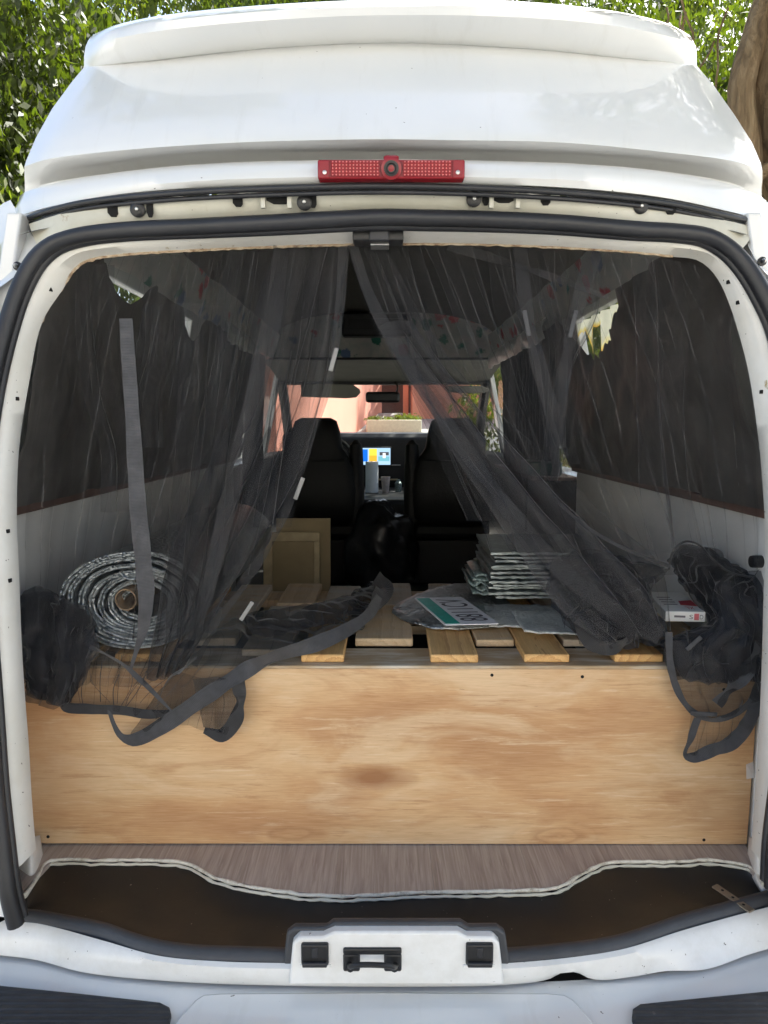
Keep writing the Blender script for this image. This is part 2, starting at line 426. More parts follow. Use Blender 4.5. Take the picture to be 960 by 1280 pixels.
t.set(Base_Color=t.ramp(cr, [(.35, (.12, .17, .17)), (.6, (.34, .42, .41)), (.8, (.7, .76, .74))]), Metallic=.5, Roughness=.3); t.bump(cr, .7, .005); M['foil_edge'] = t.m
t = NT('foil_dull'); co = t.coord(); cr = t.noise(t.coord(scale=(1, 1, 3)), 26, 4, .6, .9)
t.set(Base_Color=t.ramp(cr, [(.3, (.20, .23, .23)), (.55, (.40, .44, .44)), (.75, (.68, .72, .71))]), Metallic=.85, Roughness=t.ramp(cr, [(.3, .30), (.7, .55)])); t.bump(cr, .5, .006); M['foil_dull'] = t.m
simple('cardboard', (.36, .25, .15), .8, var=.15, scale=30)
simple('cardboard_pale', (.30, .235, .13), .8, var=.1, scale=14)
simple('frame_wood', (.42, .34, .20), .6, var=.15, scale=24)
# interior
simple('grey_panel', (.76, .76, .75), .5, var=.08, scale=3, bump=.1, bscale=9)
simple('trim_brown', (.13, .075, .06), .5, var=.25, scale=20)
t = NT('blackout'); co = t.coord()
f = t.noise(co, 5, 6, .6, .4)
t.set(Base_Color=t.ramp(f, [(.3, (.055, .050, .046)), (.7, (.12, .112, .106))]), Roughness=.58); t.bump(t.noise(co, 5, 3, .5), .5, .04); M['blackout'] = t.m
simple('curtain_dark', (.030, .029, .034), .85, var=.2, scale=30, bump=.2)
simple('headliner', (.085, .076, .062), .85, var=.15, scale=8, bump=.2)
simple('cab_liner', (.18, .175, .15), .8, var=.1, scale=8)
simple('seat_leather', (.006, .006, .0065), .6, var=.25, scale=20, bump=.2)
simple('dash', (.012, .012, .013), .5, var=.2, scale=20)
simple('dark_floor', (.02, .019, .018), .7, var=.2)
simple('bag_film', (.012, .013, .016), .38, var=.3, scale=20, bump=.5, bscale=30)
simple('paper_white', (.80, .81, .80), .7, var=.04)
simple('cup_paper', (.52, .44, .40), .6, var=.2, scale=70)
simple('green_plastic', (.015, .055, .045), .35, var=.2)
t = NT('floral'); co = t.coord()
vo = t.n('ShaderNodeTexVoronoi', feature='F1'); vo.inputs['Scale'].default_value = 10; t.l(co, vo.inputs['Vector'])
dn = t.math('ADD', vo.outputs['Distance'], t.math('MULTIPLY', t.noise(co, 34, 4, .65), .6))
msk = t.ramp(dn, [(.58, 1), (.66, 0)])
sc = t.n('ShaderNodeSeparateColor'); t.l(vo.outputs['Color'], sc.inputs[0])
colr = t.ramp(sc.outputs[0], [(0, (.42, .02, .035)), (.34, (.50, .07, .10)), (.36, (.02, .15, .11)), (.68, (.03, .22, .20)), (.70, (.10, .16, .30)), (1, (.35, .10, .16))], 'CONSTANT')
t.set(Base_Color=t.mix(msk, t.ramp(t.noise(co, 22, 4), [(.4, (.50, .48, .45)), (.6, (.40, .42, .40))]), colr), Roughness=.7); M['floral'] = t.m
t = NT('gap_sunlight'); uvn = t.n('ShaderNodeUVMap'); sp = t.n('ShaderNodeSeparateXYZ'); t.l(uvn.outputs[0], sp.inputs[0])  # yellow and orange stand in for sunlight through the torn window gap
f = t.math('ADD', sp.outputs[1], t.math('MULTIPLY', t.math('SUBTRACT', t.noise(t.coord(), 30, 4), .5), .9))
yc_ = t.ramp(f, [(.50, (.86, .84, .66)), (.78, (.86, .74, .30)), (1.0, (.82, .45, .05))])
t.set(Base_Color=yc_, Roughness=.8)
tr = t.n('ShaderNodeBsdfTranslucent'); t.l(yc_, tr.inputs[0]); mx = t.n('ShaderNodeMixShader'); mx.inputs[0].default_value = .85
t.l(t.b.outputs[0], mx.inputs[1]); t.l(tr.outputs[0], mx.inputs[2]); t.l(mx.outputs[0], t.out.inputs[0]); M['gap_sunlight'] = t.m
t = NT('glass'); tp = t.n('ShaderNodeBsdfTransparent'); tp.inputs[0].default_value = (.93, .95, .94, 1)
gl = t.n('ShaderNodeBsdfGlossy'); gl.inputs['Roughness'].default_value = .02; mx = t.n('ShaderNodeMixShader')
lw = t.n('ShaderNodeLayerWeight'); lw.inputs[0].default_value = .5
t.l(t.math('MULTIPLY_ADD', t.math('POWER', lw.outputs['Facing'], 4.0), .45, .04), mx.inputs[0]); t.l(tp.outputs[0], mx.inputs[1]); t.l(gl.outputs[0], mx.inputs[2]); t.l(mx.outputs[0], t.out.inputs[0]); M['glass'] = t.m
# netting: sheer black weave with heavier woven stripes
def net(name, a0, col, stripes, a_st=.28, col_st=(.30, .30, .33), facing=.35):
    t = NT(name); uvn = t.n('ShaderNodeUVMap'); sp = t.n('ShaderNodeSeparateXYZ'); t.l(uvn.outputs[0], sp.inputs[0])
    st = t.math('LESS_THAN', t.math('FRACT', t.math('MULTIPLY', sp.outputs[0], float(stripes))), .040)
    brk = t.ramp(t.noise(t.coord(), 22, 3), [(.35, .25), (.6, 1)])
    st = t.math('MULTIPLY', st, brk)
    lw = t.n('ShaderNodeLayerWeight'); lw.inputs[0].default_value = .5
    fc = t.math('POWER', lw.outputs['Facing'], 2.2)
    cl = t.math('MULTIPLY', t.math('SUBTRACT', t.noise(t.coord(), 16, 5, .6), .5), .22)
    al = t.math('ADD', t.math('ADD', t.math('MULTIPLY_ADD', fc, facing, a0), t.math('MULTIPLY', st, a_st)), cl)
    al = t.math('MINIMUM', t.math('MAXIMUM', al, .05), .97)
    colr = t.mix(st, col, col_st)
    t.set(Base_Color=colr, Roughness=.6, Sheen_Weight=.25, Sheen_Roughness=.4, Alpha=al); M[name] = t.m
net('net', .16, (.017, .017, .020), 21, .34, (.12, .12, .125), .36)
net('net_pleat', .15, (.015, .015, .018), 5, .3, (.10, .10, .105), .6)
net('net_thick', .50, (.014, .014, .018), 14, .15, (.06, .06, .07), .5)
net('net_dark', .80, (.010, .011, .016), 14, .1, (.03, .03, .035), .2)
net('net_skirt', .46, (.012, .014, .017), 14, .2, (.02, .02, .02), .6)
net('net_band', .42, (.024, .024, .028), 1, 0, (.06, .06, .07), .3)
net('net_fine', .26, (.016, .016, .019), 16, .45, (.02, .02, .022), .5)
t = NT('webbing'); uvn = t.n('ShaderNodeUVMap'); sp = t.n('ShaderNodeSeparateXYZ'); t.l(uvn.outputs[0], sp.inputs[0])
e_ = t.math('ABSOLUTE', t.math('SUBTRACT', sp.outputs[1], .5))
edge_ = t.ramp(e_, [(.33, 0), (.36, 1), (.39, 0)])
ns = t.noise(t.coord(), 45, 5)
cc = t.ramp(ns, [(.3, (0.028, 0.0287, 0.0329)), (.7, (0.054, 0.0554, 0.0635))])
t.set(Base_Color=t.mix(t.math('MULTIPLY', edge_, .55), cc, (0.012, 0.0123, 0.0141)), Roughness=.55, Sheen_Weight=.2)
wv = t.math('ADD', t.math('SINE', t.math('MULTIPLY', sp.outputs[0], 55.0)), t.math('SINE', t.math('MULTIPLY', sp.outputs[1], 90.0)))
t.bump(t.math('ADD', wv, t.math('MULTIPLY', ns, 6.0)), .35, .0015); M['webbing'] = t.m
t = NT('webbing_pale'); uvn = t.n('ShaderNodeUVMap'); sp = t.n('ShaderNodeSeparateXYZ'); t.l(uvn.outputs[0], sp.inputs[0])
e_ = t.math('ABSOLUTE', t.math('SUBTRACT', sp.outputs[1], .5))
edge_ = t.ramp(e_, [(.33, 0), (.36, 1), (.39, 0)])
ns = t.noise(t.coord(), 45, 5)
cc = t.ramp(ns, [(.3, (0.04, 0.04, 0.045)), (.7, (0.08, 0.08, 0.088))])
t.set(Base_Color=t.mix(t.math('MULTIPLY', edge_, .55), cc, (0.045, 0.045, 0.0495)), Roughness=.55, Sheen_Weight=.2)
wv = t.math('ADD', t.math('SINE', t.math('MULTIPLY', sp.outputs[0], 55.0)), t.math('SINE', t.math('MULTIPLY', sp.outputs[1], 90.0)))
t.bump(t.math('ADD', wv, t.math('MULTIPLY', ns, 6.0)), .35, .0015); M['webbing_pale'] = t.m
t = NT('webbing_dark'); uvn = t.n('ShaderNodeUVMap'); sp = t.n('ShaderNodeSeparateXYZ'); t.l(uvn.outputs[0], sp.inputs[0])
e_ = t.math('ABSOLUTE', t.math('SUBTRACT', sp.outputs[1], .5))
edge_ = t.ramp(e_, [(.33, 0), (.36, 1), (.39, 0)])
ns = t.noise(t.coord(), 45, 5)
cc = t.ramp(ns, [(.3, (0.0119, 0.0119, 0.014)), (.7, (0.023, 0.023, 0.027))])
t.set(Base_Color=t.mix(t.math('MULTIPLY', edge_, .55), cc, (0.0051, 0.0051, 0.006)), Roughness=.55, Sheen_Weight=.2)
wv = t.math('ADD', t.math('SINE', t.math('MULTIPLY', sp.outputs[0], 55.0)), t.math('SINE', t.math('MULTIPLY', sp.outputs[1], 90.0)))
t.bump(t.math('ADD', wv, t.math('MULTIPLY', ns, 6.0)), .35, .0015); M['webbing_dark'] = t.m
simple('magnet', (.22, .22, .22), .4, .3, var=.15)
# outdoors
def leafmat(name, a, b, c):
    t = NT(name); co = t.coord(); f = t.noise(co, 2.1, 4); g = t.noise(co, 30, 2)
    cc = t.mix(.5, t.ramp(f, [(.3, a), (.5, b), (.7, c)]), t.ramp(g, [(.3, a), (.55, b), (.75, c)]))
    t.set(Base_Color=cc, Roughness=.55)
    tr = t.n('ShaderNodeBsdfTranslucent'); t.l(t.mix(1.0, cc, (2.2, 2.4, .7), 'MULTIPLY'), tr.inputs[0]); mx = t.n('ShaderNodeMixShader'); mx.inputs[0].default_value = .45
    t.l(t.b.outputs[0], mx.inputs[1]); t.l(tr.outputs[0], mx.inputs[2]); t.l(mx.outputs[0], t.out.inputs[0]); M[name] = t.m
leafmat('leaf', (.020, .031, .005), (.043, .060, .009), (.085, .098, .014))
leafmat('leaf_bright', (.04, .06, .008), (.08, .10, .012), (.13, .135, .018))
t = NT('bark'); co = t.coord(scale=(4, 4, .9)); f = t.noise(co, 3, 8, .65, .6)
t.set(Base_Color=t.ramp(f, [(.3, (.08, .052, .027)), (.5, (.24, .165, .09)), (.75, (.42, .31, .185))]), Roughness=.9); t.bump(f, .9, .08); M['bark'] = t.m
simple('asphalt', (.24, .25, .26), .9, var=.2, scale=60, bump=.4, bscale=200)
simple('concrete_pale', (.42, .41, .38), .85, var=.12, scale=3, bump=.2)
simple('salmon_wall', (.66, .29, .21), .85, var=.07, scale=1.2)
simple('terracotta', (.74, .33, .22), .85, var=.1, scale=2)
simple('brown_wood', (.10, .05, .04), .7, var=.2)
simple('pale_stone', (.60, .58, .42), .85, var=.1)
simple('road_paint', (.75, .75, .73), .7, var=.08)
t = NT('ground_mat'); co = t.coord()
f = t.noise(co, .6, 8, .6); g = t.noise(co, 90, 3)
t.set(Base_Color=t.mix(.4, t.ramp(f, [(.3, (.34, .325, .30)), (.7, (.46, .44, .40))]), t.ramp(g, [(.35, (.30, .29, .275)), (.65, (.48, .46, .43))])), Roughness=.9); t.bump(g, .3, .01); M['ground'] = t.m

# ------------------------------------------------------------------ ground
def gz(y):                                  # the road climbs ahead of the van
    return 0.0 if y < 6 else min((y-6)*.175, 1.75) if y < 16 else 1.75
ys = [-200, -60, -20, -8, -3, 0, 3, 6, 7, 8, 9, 10, 12, 14, 16, 18, 30, 80, 300]
xs = [-300, -60, -15, -6, -2, 2, 6, 15, 60, 300]
gv = [(x, y, gz(y)) for y in ys for x in xs]; n = len(xs)
g = mesh('ground', gv, [(i*n+j, i*n+j+1, (i+1)*n+j+1, (i+1)*n+j) for i in range(len(ys)-1) for j in range(n-1)], M['ground'])
g['kind'] = 'structure'
ry = [10.4, 11, 11.6, 12.4, 13.2]
o = mesh('road', [(x, y, gz(y)+.006) for y in ry for x in (-30, 30)], [(2*i, 2*i+1, 2*i+3, 2*i+2) for i in range(4)], M['asphalt']); o['kind'] = 'structure'
o = MB().add([(-6, 12.2, gz(12.2)+.012), (1.5, 10.0, gz(10.0)+.012), (1.5, 10.25, gz(10.25)+.012), (-6, 12.45, gz(12.45)+.012)], [(0, 1, 2, 3)]).build('road_marking', M['road_paint']); o['kind'] = 'structure'

# ------------------------------------------------------------------ the van: outer shell
van = thing('van', 'white high-roof van with its whole rear opening bare of a tailgate', 'van', (0, 0, 0))
CORN = ([(-.006, .03, 0), (-.016, .12, 0), (-.03, .4, 0), (-.05, 3.3, 0)], [(.006, .03, 0), (.016, .12, 0), (.03, .4, 0), (.05, 3.3, 0)])
def row(lst): return lst
roof_rows = [
  # lower white strip (carries the brake lamp), top edge
  [(31,240,.14),(60,231,.085),(125,219,.03),(250,206,-.02),(400,201,-.045),(480,200,-.05),(577,201,-.045),(730,206,-.02),(830,215,.02),(915,231,.08),(952,246,.14)],
  # concave channel, running in under the main panel
  [(31,238,.16),(60,229,.13),(125,218,.095),(250,205,.05),(400,200,.03),(480,199,.025),(577,200,.03),(730,205,.05),(830,214,.09),(915,229,.125),(952,244,.16)],
  [(31,229,.150),(60,221,.11),(125,210,.065),(250,198,.02),(400,193,-.005),(480,192,-.01),(577,193,-.005),(730,198,.02),(830,207,.06),(915,221,.105),(952,234,.150)],
  [(30.5,217,.128),(60,209,.075),(125,199,.022),(250,188,-.022),(400,183,-.047),(480,182,-.05),(577,183,-.047),(730,188,-.022),(830,197,.02),(920,210,.07),(953,224,.128)],
  # lip of the main panel
  [(30.5,208,.11),(60,199,.05),(150,188,-.01),(300,178,-.055),(400,175,-.067),(480,174,-.07),(560,175,-.067),(700,178,-.05),(830,190,.0),(920,202,.05),(953,214,.11)],
  [(33,200,.11),(62,190,.05),(150,178,-.008),(300,168,-.05),(480,164,-.063),(700,168,-.045),(830,180,.004),(918,192,.05),(951,204,.11)],
  [(45,172,.13),(80,160,.07),(165,148,.02),(320,138,-.02),(480,135,-.03),(690,138,-.015),(815,150,.028),(900,163,.07),(940,178,.13)],
  [(65,136,.15),(100,126,.10),(180,116,.055),(320,106,.02),(480,102,.012),(680,106,.022),(800,118,.06),(880,130,.10),(917,142,.15)],
  [(90,102,.18),(120,96,.13),(190,88,.092),(320,76,.065),(480,70,.058),(670,76,.066),(790,88,.095),(855,97,.13),(893,108,.18)],
  [(105,84,.19),(125,82,.15),(190,76,.12),(320,62,.10),(480,54,.095),(670,62,.10),(780,73,.12),(850,79,.15),(871,82,.19)],
  # spoiler lip, leaning out over the panel
  [(105,80,.188),(126,79.5,.14),(190,73,.105),(320,58,.085),(480,50,.08),(670,58,.085),(780,69,.105),(850,75.5,.14),(871,78,.188)],
  [(105,70,.180),(128,66,.115),(190,57,.068),(320,43,.043),(480,35,.036),(670,41,.043),(780,52,.068),(850,63,.115),(871,69,.180)],
  [(107,58,.178),(130,51,.10),(190,40,.043),(320,26.5,.012),(480,19,.004),(670,23,.012),(780,34,.043),(850,49,.10),(870,58,.178)],
  [(111,49,.185),(133,40,.105),(190,28.5,.042),(320,15,.008),(480,8,-.002),(670,10.5,.008),(780,22.5,.042),(845,38.5,.105),(866,50,.185)],
  [(117,43,.20),(138,34.5,.125),(196,22.5,.06),(325,9,.025),(480,2.5,.015),(660,4.5,.025),(775,16.5,.06),(840,32.5,.125),(862,44,.20)],
  [(126,39,.23),(145,31,.16),(204,19,.10),(335,6,.065),(480,-.5,.055),(645,1.5,.065),(765,13.5,.10),(832,28.5,.16),(854,40,.23)],
]
loft('roof_cap', [[(u, v+16, y+.004) for u, v, y in roof_rows[1]]] + roof_rows[1:], M['paint'], van, n=110, byx=True, ends=CORN, angle=50)
# roof top running forward
last = [pt(p) for p in roof_rows[-1]]
top = [[p.copy() for p in last]]
for dy, dz, sx in ((.12, .022, 1.02), (.5, .05, 1.06), (2.4, .06, 1.1), (3.1, -.02, 1.08), (3.5, -.16, 1.04)):
    top.append([Vector((p.x*sx, p.y*(.5 if dy > .2 else 1)+dy, p.z+dz)) for p in last])
loft('roof_top', top, M['paint'], van, n=40, angle=60)
strip_rows = [
  roof_rows[0],
  [(29,247,.125),(60,237,.068),(125,225,.012),(250,212,-.04),(400,206,-.064),(480,205,-.07),(577,206,-.064),(730,212,-.04),(830,221,.004),(915,236,.064),(951,252,.125)],
  [(25,256,.12),(60,249,.06),(125,238,.006),(250,226,-.045),(400,221,-.068),(480,220,-.073),(577,221,-.068),(730,226,-.045),(830,236,.0),(915,251,.06),(950,262,.12)],
  [(28,268,.11),(60,259,.06),(125,246,.01),(250,234,-.036),(400,229,-.058),(480,228,-.06),(577,229,-.058),(730,236,-.036),(830,247,.006),(915,265,.06),(950,274,.11)],
  [(32,272,.115),(60,263,.075),(125,250,.03),(250,238,-.01),(400,233,-.03),(480,232,-.035),(577,233,-.03),(730,240,-.01),(830,251,.026),(915,269,.075),(947,277,.115)],
]
loft('roof_edge_strip', strip_rows, M['paint'], van, n=110, byx=True, ends=([(-.02, .02, -.002), (-.06, .12, -.01), (-.10, .4, -.01)], [(.02, .02, -.002), (.06, .12, -.01), (.10, .4, -.01)]), angle=50)
# black weather strip: two ribs
gl_ = [(34,273,.098),(60,264,.05),(100,254,.018),(200,243,-.028),(330,236,-.052),(480,232.5,-.068),(620,236,-.055),(740,243.5,-.03),(840,255,.01),(915,271,.052),(946,277,.09)]
q = spline([pt(p) for p in gl_], 90)
ws = MB(); ws.tube(q, .0052, 10); ws.tube([p + Vector((0, .006, -.0088)) for p in q], .0040, 10)
ws.build('weather_strip', M['rubber'], van, angle=60)
# cream channel above the opening
ch = [
  [(36,280,.085),(60,272,.05),(100,261,.025),(200,249,-.012),(330,242,-.034),(480,240,-.045),(620,242,-.034),(740,249,-.012),(840,262,.02),(910,276,.05),(946,285,.085)],
  [(40,292,.075),(62,284,.045),(110,270,.02),(200,258,-.012),(330,252,-.03),(480,250,-.04),(620,252,-.03),(740,258,-.012),(840,270,.018),(905,284,.042),(940,295,.075)],
  [(46,306,.06),(66,296,.04),(110,281,.02),(200,270,-.004),(330,264,-.02),(480,261,-.028),(620,263,-.02),(740,269,-.004),(840,281,.018),(900,293,.04),(934,304,.06)],
  [(52,312,.055),(72,303,.04),(115,289,.025),(200,278,.005),(330,272,-.008),(480,269,-.012),(620,271,-.008),(740,277,.005),(840,288,.022),(895,300,.04),(928,311,.055)],
]
chan = loft('hinge_channel', ch, M['cream'], van, n=110, byx=True)
def on_channel(u, v):           # depth of the channel face near u
    c = spline([pt(p) for p in ch[1]], 200)
    best = min(c, key=lambda p: abs((p.x/(p.y+1.4)*FPX*1.04) - (u-480)))
    return best.y - .004
for u, v in ((172,262),(380.5,253),(592.5,249),(801,258)):
    p = at(u, v, on_channel(u, v))
    w_ = MB().lathe(p, (0, -1, -.12), [(.0135, -.004), (.0135, .002), (.011, .004), (.006, .0045)], 20).build('washer', M['black_plastic'], chan)
    MB().lathe(p + Vector((0, -.0045, 0)), (0, -1, -.12), [(.0032, -.001), (.0032, .002), (.0018, .003)], 10).build('screw', M['steel'], w_)
for u, v, wd, hh in ((141,264,13,13),(297,252,12,12),(348,248,30,13),(187,262,8,18),(391,251,9,16),(629,248,26,10),(682,250,12,12),(838,261,14,13),(607,249,8,14)):
    y = on_channel(u, v) + .001
    k = (y+1.4)/FPX/1.04
    c = at(u, v, y)
    MB().prism([c + Vector((dx*wd*k/2, -.001, dz*hh*k/2)) for dx, dz in ((-1, 1), (1, 1), (1, -.5), (.6, -1), (-.4, -1), (-1, -.3))], (0, .004, 0)).build('hinge_slot', M['hole'], chan)
for u in (329, 362, 614, 647):
    y = on_channel(u, 250); c = at(u, 252, y)
    box('hinge_bracket', M['cream'], chan, c.x-.004, c.x+.004, y-.005, y+.004, c.z-.012, c.z+.012, .001)

# door seal all round
seal_pts = [(20,1156,-.20),(11,1120,-.20),(3,1060,-.19),(-5,990,-.18),(-12,900,-.165),(-20,800,-.15),(-26,700,-.125),(-25,600,-.095),(-14,500,-.06),(12,392,-.025),(28,350,-.012),(45,322,-.004),(64,306,.0),(92,296,.0),(140,289,-.004),(250,283,-.02),(350,278,-.034),(440,273,-.042),(480,271.5,-.044),(530,272.5,-.043),(600,274,-.036),(700,278.5,-.024),(800,287,-.01),(850,290,-.004),(887,296,.0),(913,311,-.003),(933,332,-.01),(955,368,-.02),(974,410,-.03),(990,500,-.06),(1000,600,-.095),(1002,700,-.125),(997,800,-.15),(988,900,-.165),(978,990,-.18),(969,1060,-.19),(966,1110,-.19)]
sp_ = spline([pt(p) for p in seal_pts], 260)
MB().tube(sp_, .0145, 12).tube([p + Vector((0, .012, 0)) + (Vector((-p.x, 0, 1.3 - p.z)).normalized() * .012) for p in sp_], .008, 10).build('door_seal', M['rubber'], van, angle=60)
# jamb between the seal and the opening
inner = [(45,1062,.05),(40,1000,.05),(36,930,.05),(32,880,.05),(27,800,.05),(24,720,.05),(21,640,.05),(24,560,.05),(36,480,.05),(54,400,.05),(79,361,.05),(95,337,.05),(112,326,.05),(140,321,.05),(250,313,.05),(370,308,.05),(480,305,.05),(600,306,.05),(720,311,.05),(840,321,.05),(871,325,.05),(886,335,.05),(899,352,.05),(910,376,.05),(919,402,.05),(935,462,.05),(946,532,.05),(953,602,.05),(956,662,.05),(954,760,.05),(951,860,.05),(948,920,.05),(943,1000,.05),(939,1062,.05)]
NJ = 240
def resample(pts, n): return spline([pt(p) for p in pts], n)
def seal_y(v):
    tb = [(300, 0), (400, -.027), (500, -.06), (600, -.095), (700, -.125), (800, -.15), (900, -.165), (1000, -.18), (1070, -.19)]
    for (a, ya), (b, yb) in zip(tb, tb[1:]):
        if v <= b: return ya + (yb-ya)*max(0, (v-a))/(b-a)
    return -.19
ci = resample([(u, v, min(.045, seal_y(v) + .058)) for u, v, _ in inner], NJ)
so = [sp_[int(i*(len(sp_)-1)/(NJ-1))] for i in range(NJ)]
# match each inner point to the nearest seal point in angle about the opening's middle
def ang(p): return math.atan2(p.z-1.25, p.x)
jr = [[], [], [], [], []]
for p in ci:
    a = ang(p)
    s = min(sp_, key=lambda q: abs(ang(q)-a))
    inn = (Vector((-s.x, 0, 1.25-s.z))).normalized()
    e0 = s + Vector((0, .014, 0)); e1 = s + inn*.006 + Vector((0, .022, 0))
    d = p - e1
    jr[0].append(e0); jr[1].append(e1 + d*.28 + Vector((0, -.014, 0))); jr[2].append(e1 + d*.66 + Vector((0, -.022, 0))); jr[3].append(p.copy()); jr[4].append(Vector((p.x, .058, p.z)) + (-inn)*(.014 + .64*max(0, .058-p.y)))
V = [p for r in jr for p in r]
F = [(i*NJ+j, i*NJ+j+1, (i+1)*NJ+j+1, (i+1)*NJ+j) for i in range(4) for j in range(NJ-1)]
jamb = mesh('door_jamb', V, F, M['pillar'], van, angle=60)
for u, v in ((63,360),(20,496),(6,668),(16,733),(909,357),(948,493),(922,383)):
    a = ang(at(u, v, .03)); k = min(range(NJ), key=lambda i: (jr[2][i]-at(u, v, jr[2][i].y)).length)
    c = jr[1][k].lerp(jr[3][k], .62) + Vector((0, -.007, 0))
    box('jamb_slot', M['hole'], jamb, c.x-.0045, c.x+.0045, c.y-.002, c.y+.006, c.z-.0035, c.z+.0035, .0008)
# torn lining edge round the top of the opening
tl = [(52,404,.052),(66,378,.05),(80,359,.047),(96,336,.045),(113,326,.045),(140,321,.045),(250,313.5,.045),(370,308.5,.045),(450,306.5,.045)]
q = resample(tl, 130)
q = [p + Vector((nz(i*.37)*.003, -.004 + nz(i*.9, 3)*.002, nz(i*.5, 7)*.0016)) for i, p in enumerate(q)]
MB().tube(q, [.0026 + .0014*nz(i*.6, 1) for i in range(130)], 6).build('torn_lining_edge', M['torn_edge'], van)
q = resample([(500,306,.046),(600,306.5,.045),(720,311.5,.045),(800,317,.045),(840,321.5,.045)], 60)
MB().tube([p + Vector((0, -.004, nz(i*.5, 9)*.002)) for i, p in enumerate(q)], .0022, 6).build('torn_lining_edge', M['torn_edge'], van)
# latch bracket at the top of the opening
c = at(474, 291, .0)
lb = box('latch_bracket', M['black_plastic'], van, c.x-.048, c.x+.044, -.018, .03, c.z-.018, c.z+.012, .003)
box('latch_tongue', M['rubber'], lb, c.x-.018, c.x+.018, -.026, .0, c.z-.02, c.z+.006, .003)
box('latch_tab', M['steel'], lb, c.x-.016, c.x+.018, -.006, .03, c.z-.0235, c.z-.0195, .0015)
# body corners beside the opening
for sgn in (-1, 1):
    if sgn < 0:
        rows = [[(13,250,.155),(25,271,.128),(36,288,.10),(46,307,.07),(40,322,.05)],
                [(4,254,.165),(12,280,.14),(18,300,.11),(24,318,.085),(30,336,.06)],
                [(-6,262,.19),(-4,290,.17),(2,312,.13),(10,330,.085),(18,346,.05)]]
    else:
        rows = [[(958,252,.155),(950,276,.128),(944,290,.10),(935,305,.07),(941,318,.05)],
                [(968,256,.165),(958,284,.14),(952,302,.11),(946,316,.085),(950,334,.06)],
                [(974,264,.19),(972,292,.17),(966,314,.13),(958,330,.085),(962,346,.05)]]
    def sx(l): return [Vector((sgn*x, y, z)) for x, y, z in l]
    rows += [sx([(.825, .27, 1.90), (.82, .24, 1.84), (.80, .18, 1.80), (.775, .10, 1.77), (.745, .04, 1.745)]),
             sx([(.832, .30, 1.80), (.83, .24, 1.72), (.825, .16, 1.66), (.80, .08, 1.62), (.77, .0, 1.60)]),
             sx([(.842, .30, 1.45), (.842, .22, 1.42), (.835, .10, 1.40), (.815, .0, 1.38), (.785, -.05, 1.36)]),
             sx([(.845, .30, 1.29), (.845, .2, 1.29), (.84, .05, 1.29), (.81, -.06, 1.29), (.775, -.10, 1.29)])]
    loft('body_corner', rows, M['paint'], van, n=24, angle=28)
    half_ = [p for p in sp_ if p.x*sgn > .5 and p.z < 1.62]; half_.sort(key=lambda p: p.z)
    qv = []; 
    for p in half_:
        e_ = max(abs(p.x) + .03, .80)
        qv += [p + Vector((0, .014, 0)), Vector((sgn*(abs(p.x)+.02), p.y+.018, p.z)), Vector((sgn*e_, p.y+.045, p.z)), Vector((sgn*.842, max(p.y+.13, .0), p.z))]
    mesh('rear_quarter', qv, [(k*4+m, k*4+m+1, (k+1)*4+m+1, (k+1)*4+m) for k in range(len(half_)-1) for m in range(3)], M['paint'], van, angle=50)
    c = at(22.5 if sgn < 0 else 952, 333 if sgn < 0 else 327, .052)
    s_ = MB().lathe(c, (0, -1, 0), [(.0085, 0), (.0085, .003), (.006, .004)], 16).build('strut_stud', M['black_plastic'], van)
    MB().lathe(c + Vector((0, -.004, 0)), (0, -1, 0), [(.0025, 0), (.004, .003), (.0045, .006), (.003, .009), (.001, .0105)], 12).build('stud_ball', M['steel'], s_)
# quarter panels and sides
for sgn in (-1, 1):
    prof = [(.80, .38), (.845, .6), (.85, 1.0), (.84, 1.3)]
    V = []; ysd = [-.17, -.10, .05, .6, 1.6, 2.6, 3.9, 4.4]
    inset = [.10, .03, 0, 0, 0, 0, .02, .12]
    F = []
    for j, y in enumerate(ysd):
        for x, z in prof: V.append((sgn*(x-inset[j]), y, z))
    F = [(j*4+i, (j+1)*4+i, (j+1)*4+i+1, j*4+i+1) for j in range(len(ysd)-1) for i in range(3)]
    mesh('side_panel', V, F, M['paint'], van, solid=.01)
    # upper side: pillars and rails round the window openings
    def up(y0, y1, z0, z1, nm='side_pillar'):
        xx = lambda z: .84 - (z-1.3)*.20
        MB().prism([(sgn*xx(z0), y0, z0), (sgn*xx(z0), y1, z0), (sgn*xx(z1), y1, z1), (sgn*xx(z1), y0, z1)], (-sgn*.03, 0, 0)).build(nm, M['paint'], van, bevel=.004)
    up(.065, .36, 1.3, 1.90); up(1.35, 1.55, 1.3, 1.97); up(2.45, 2.62, 1.3, 1.97); up(.37, 4.0, 1.872, 1.94, 'side_rail'); up(3.62, 3.74, 1.3, 1.87)
    for y0, y1 in ((.35, 1.35), (1.55, 2.45), (2.62, 3.62)):
        MB().add([(sgn*.825, y0, 1.3), (sgn*.825, y1, 1.3), (sgn*.711, y1, 1.87), (sgn*.711, y0, 1.87)], [(0, 1, 2, 3)]).build('side_window', M['glass'], van)
    # wheels
    for y in (.75, 3.35):
        wh = MB().lathe((sgn*.84, y, .32), (-sgn, 0, 0), [(.22, 0), (.30, .0), (.32, .03), (.32, .17), (.30, .2), (.2, .2)], 28).build('wheel', M['rubber'], van)
        MB().lathe((sgn*.845, y, .32), (-sgn, 0, 0), [(.05, -.004), (.19, .0), (.215, -.003), (.215, .02)], 24).build('rim', M['steel'], wh)

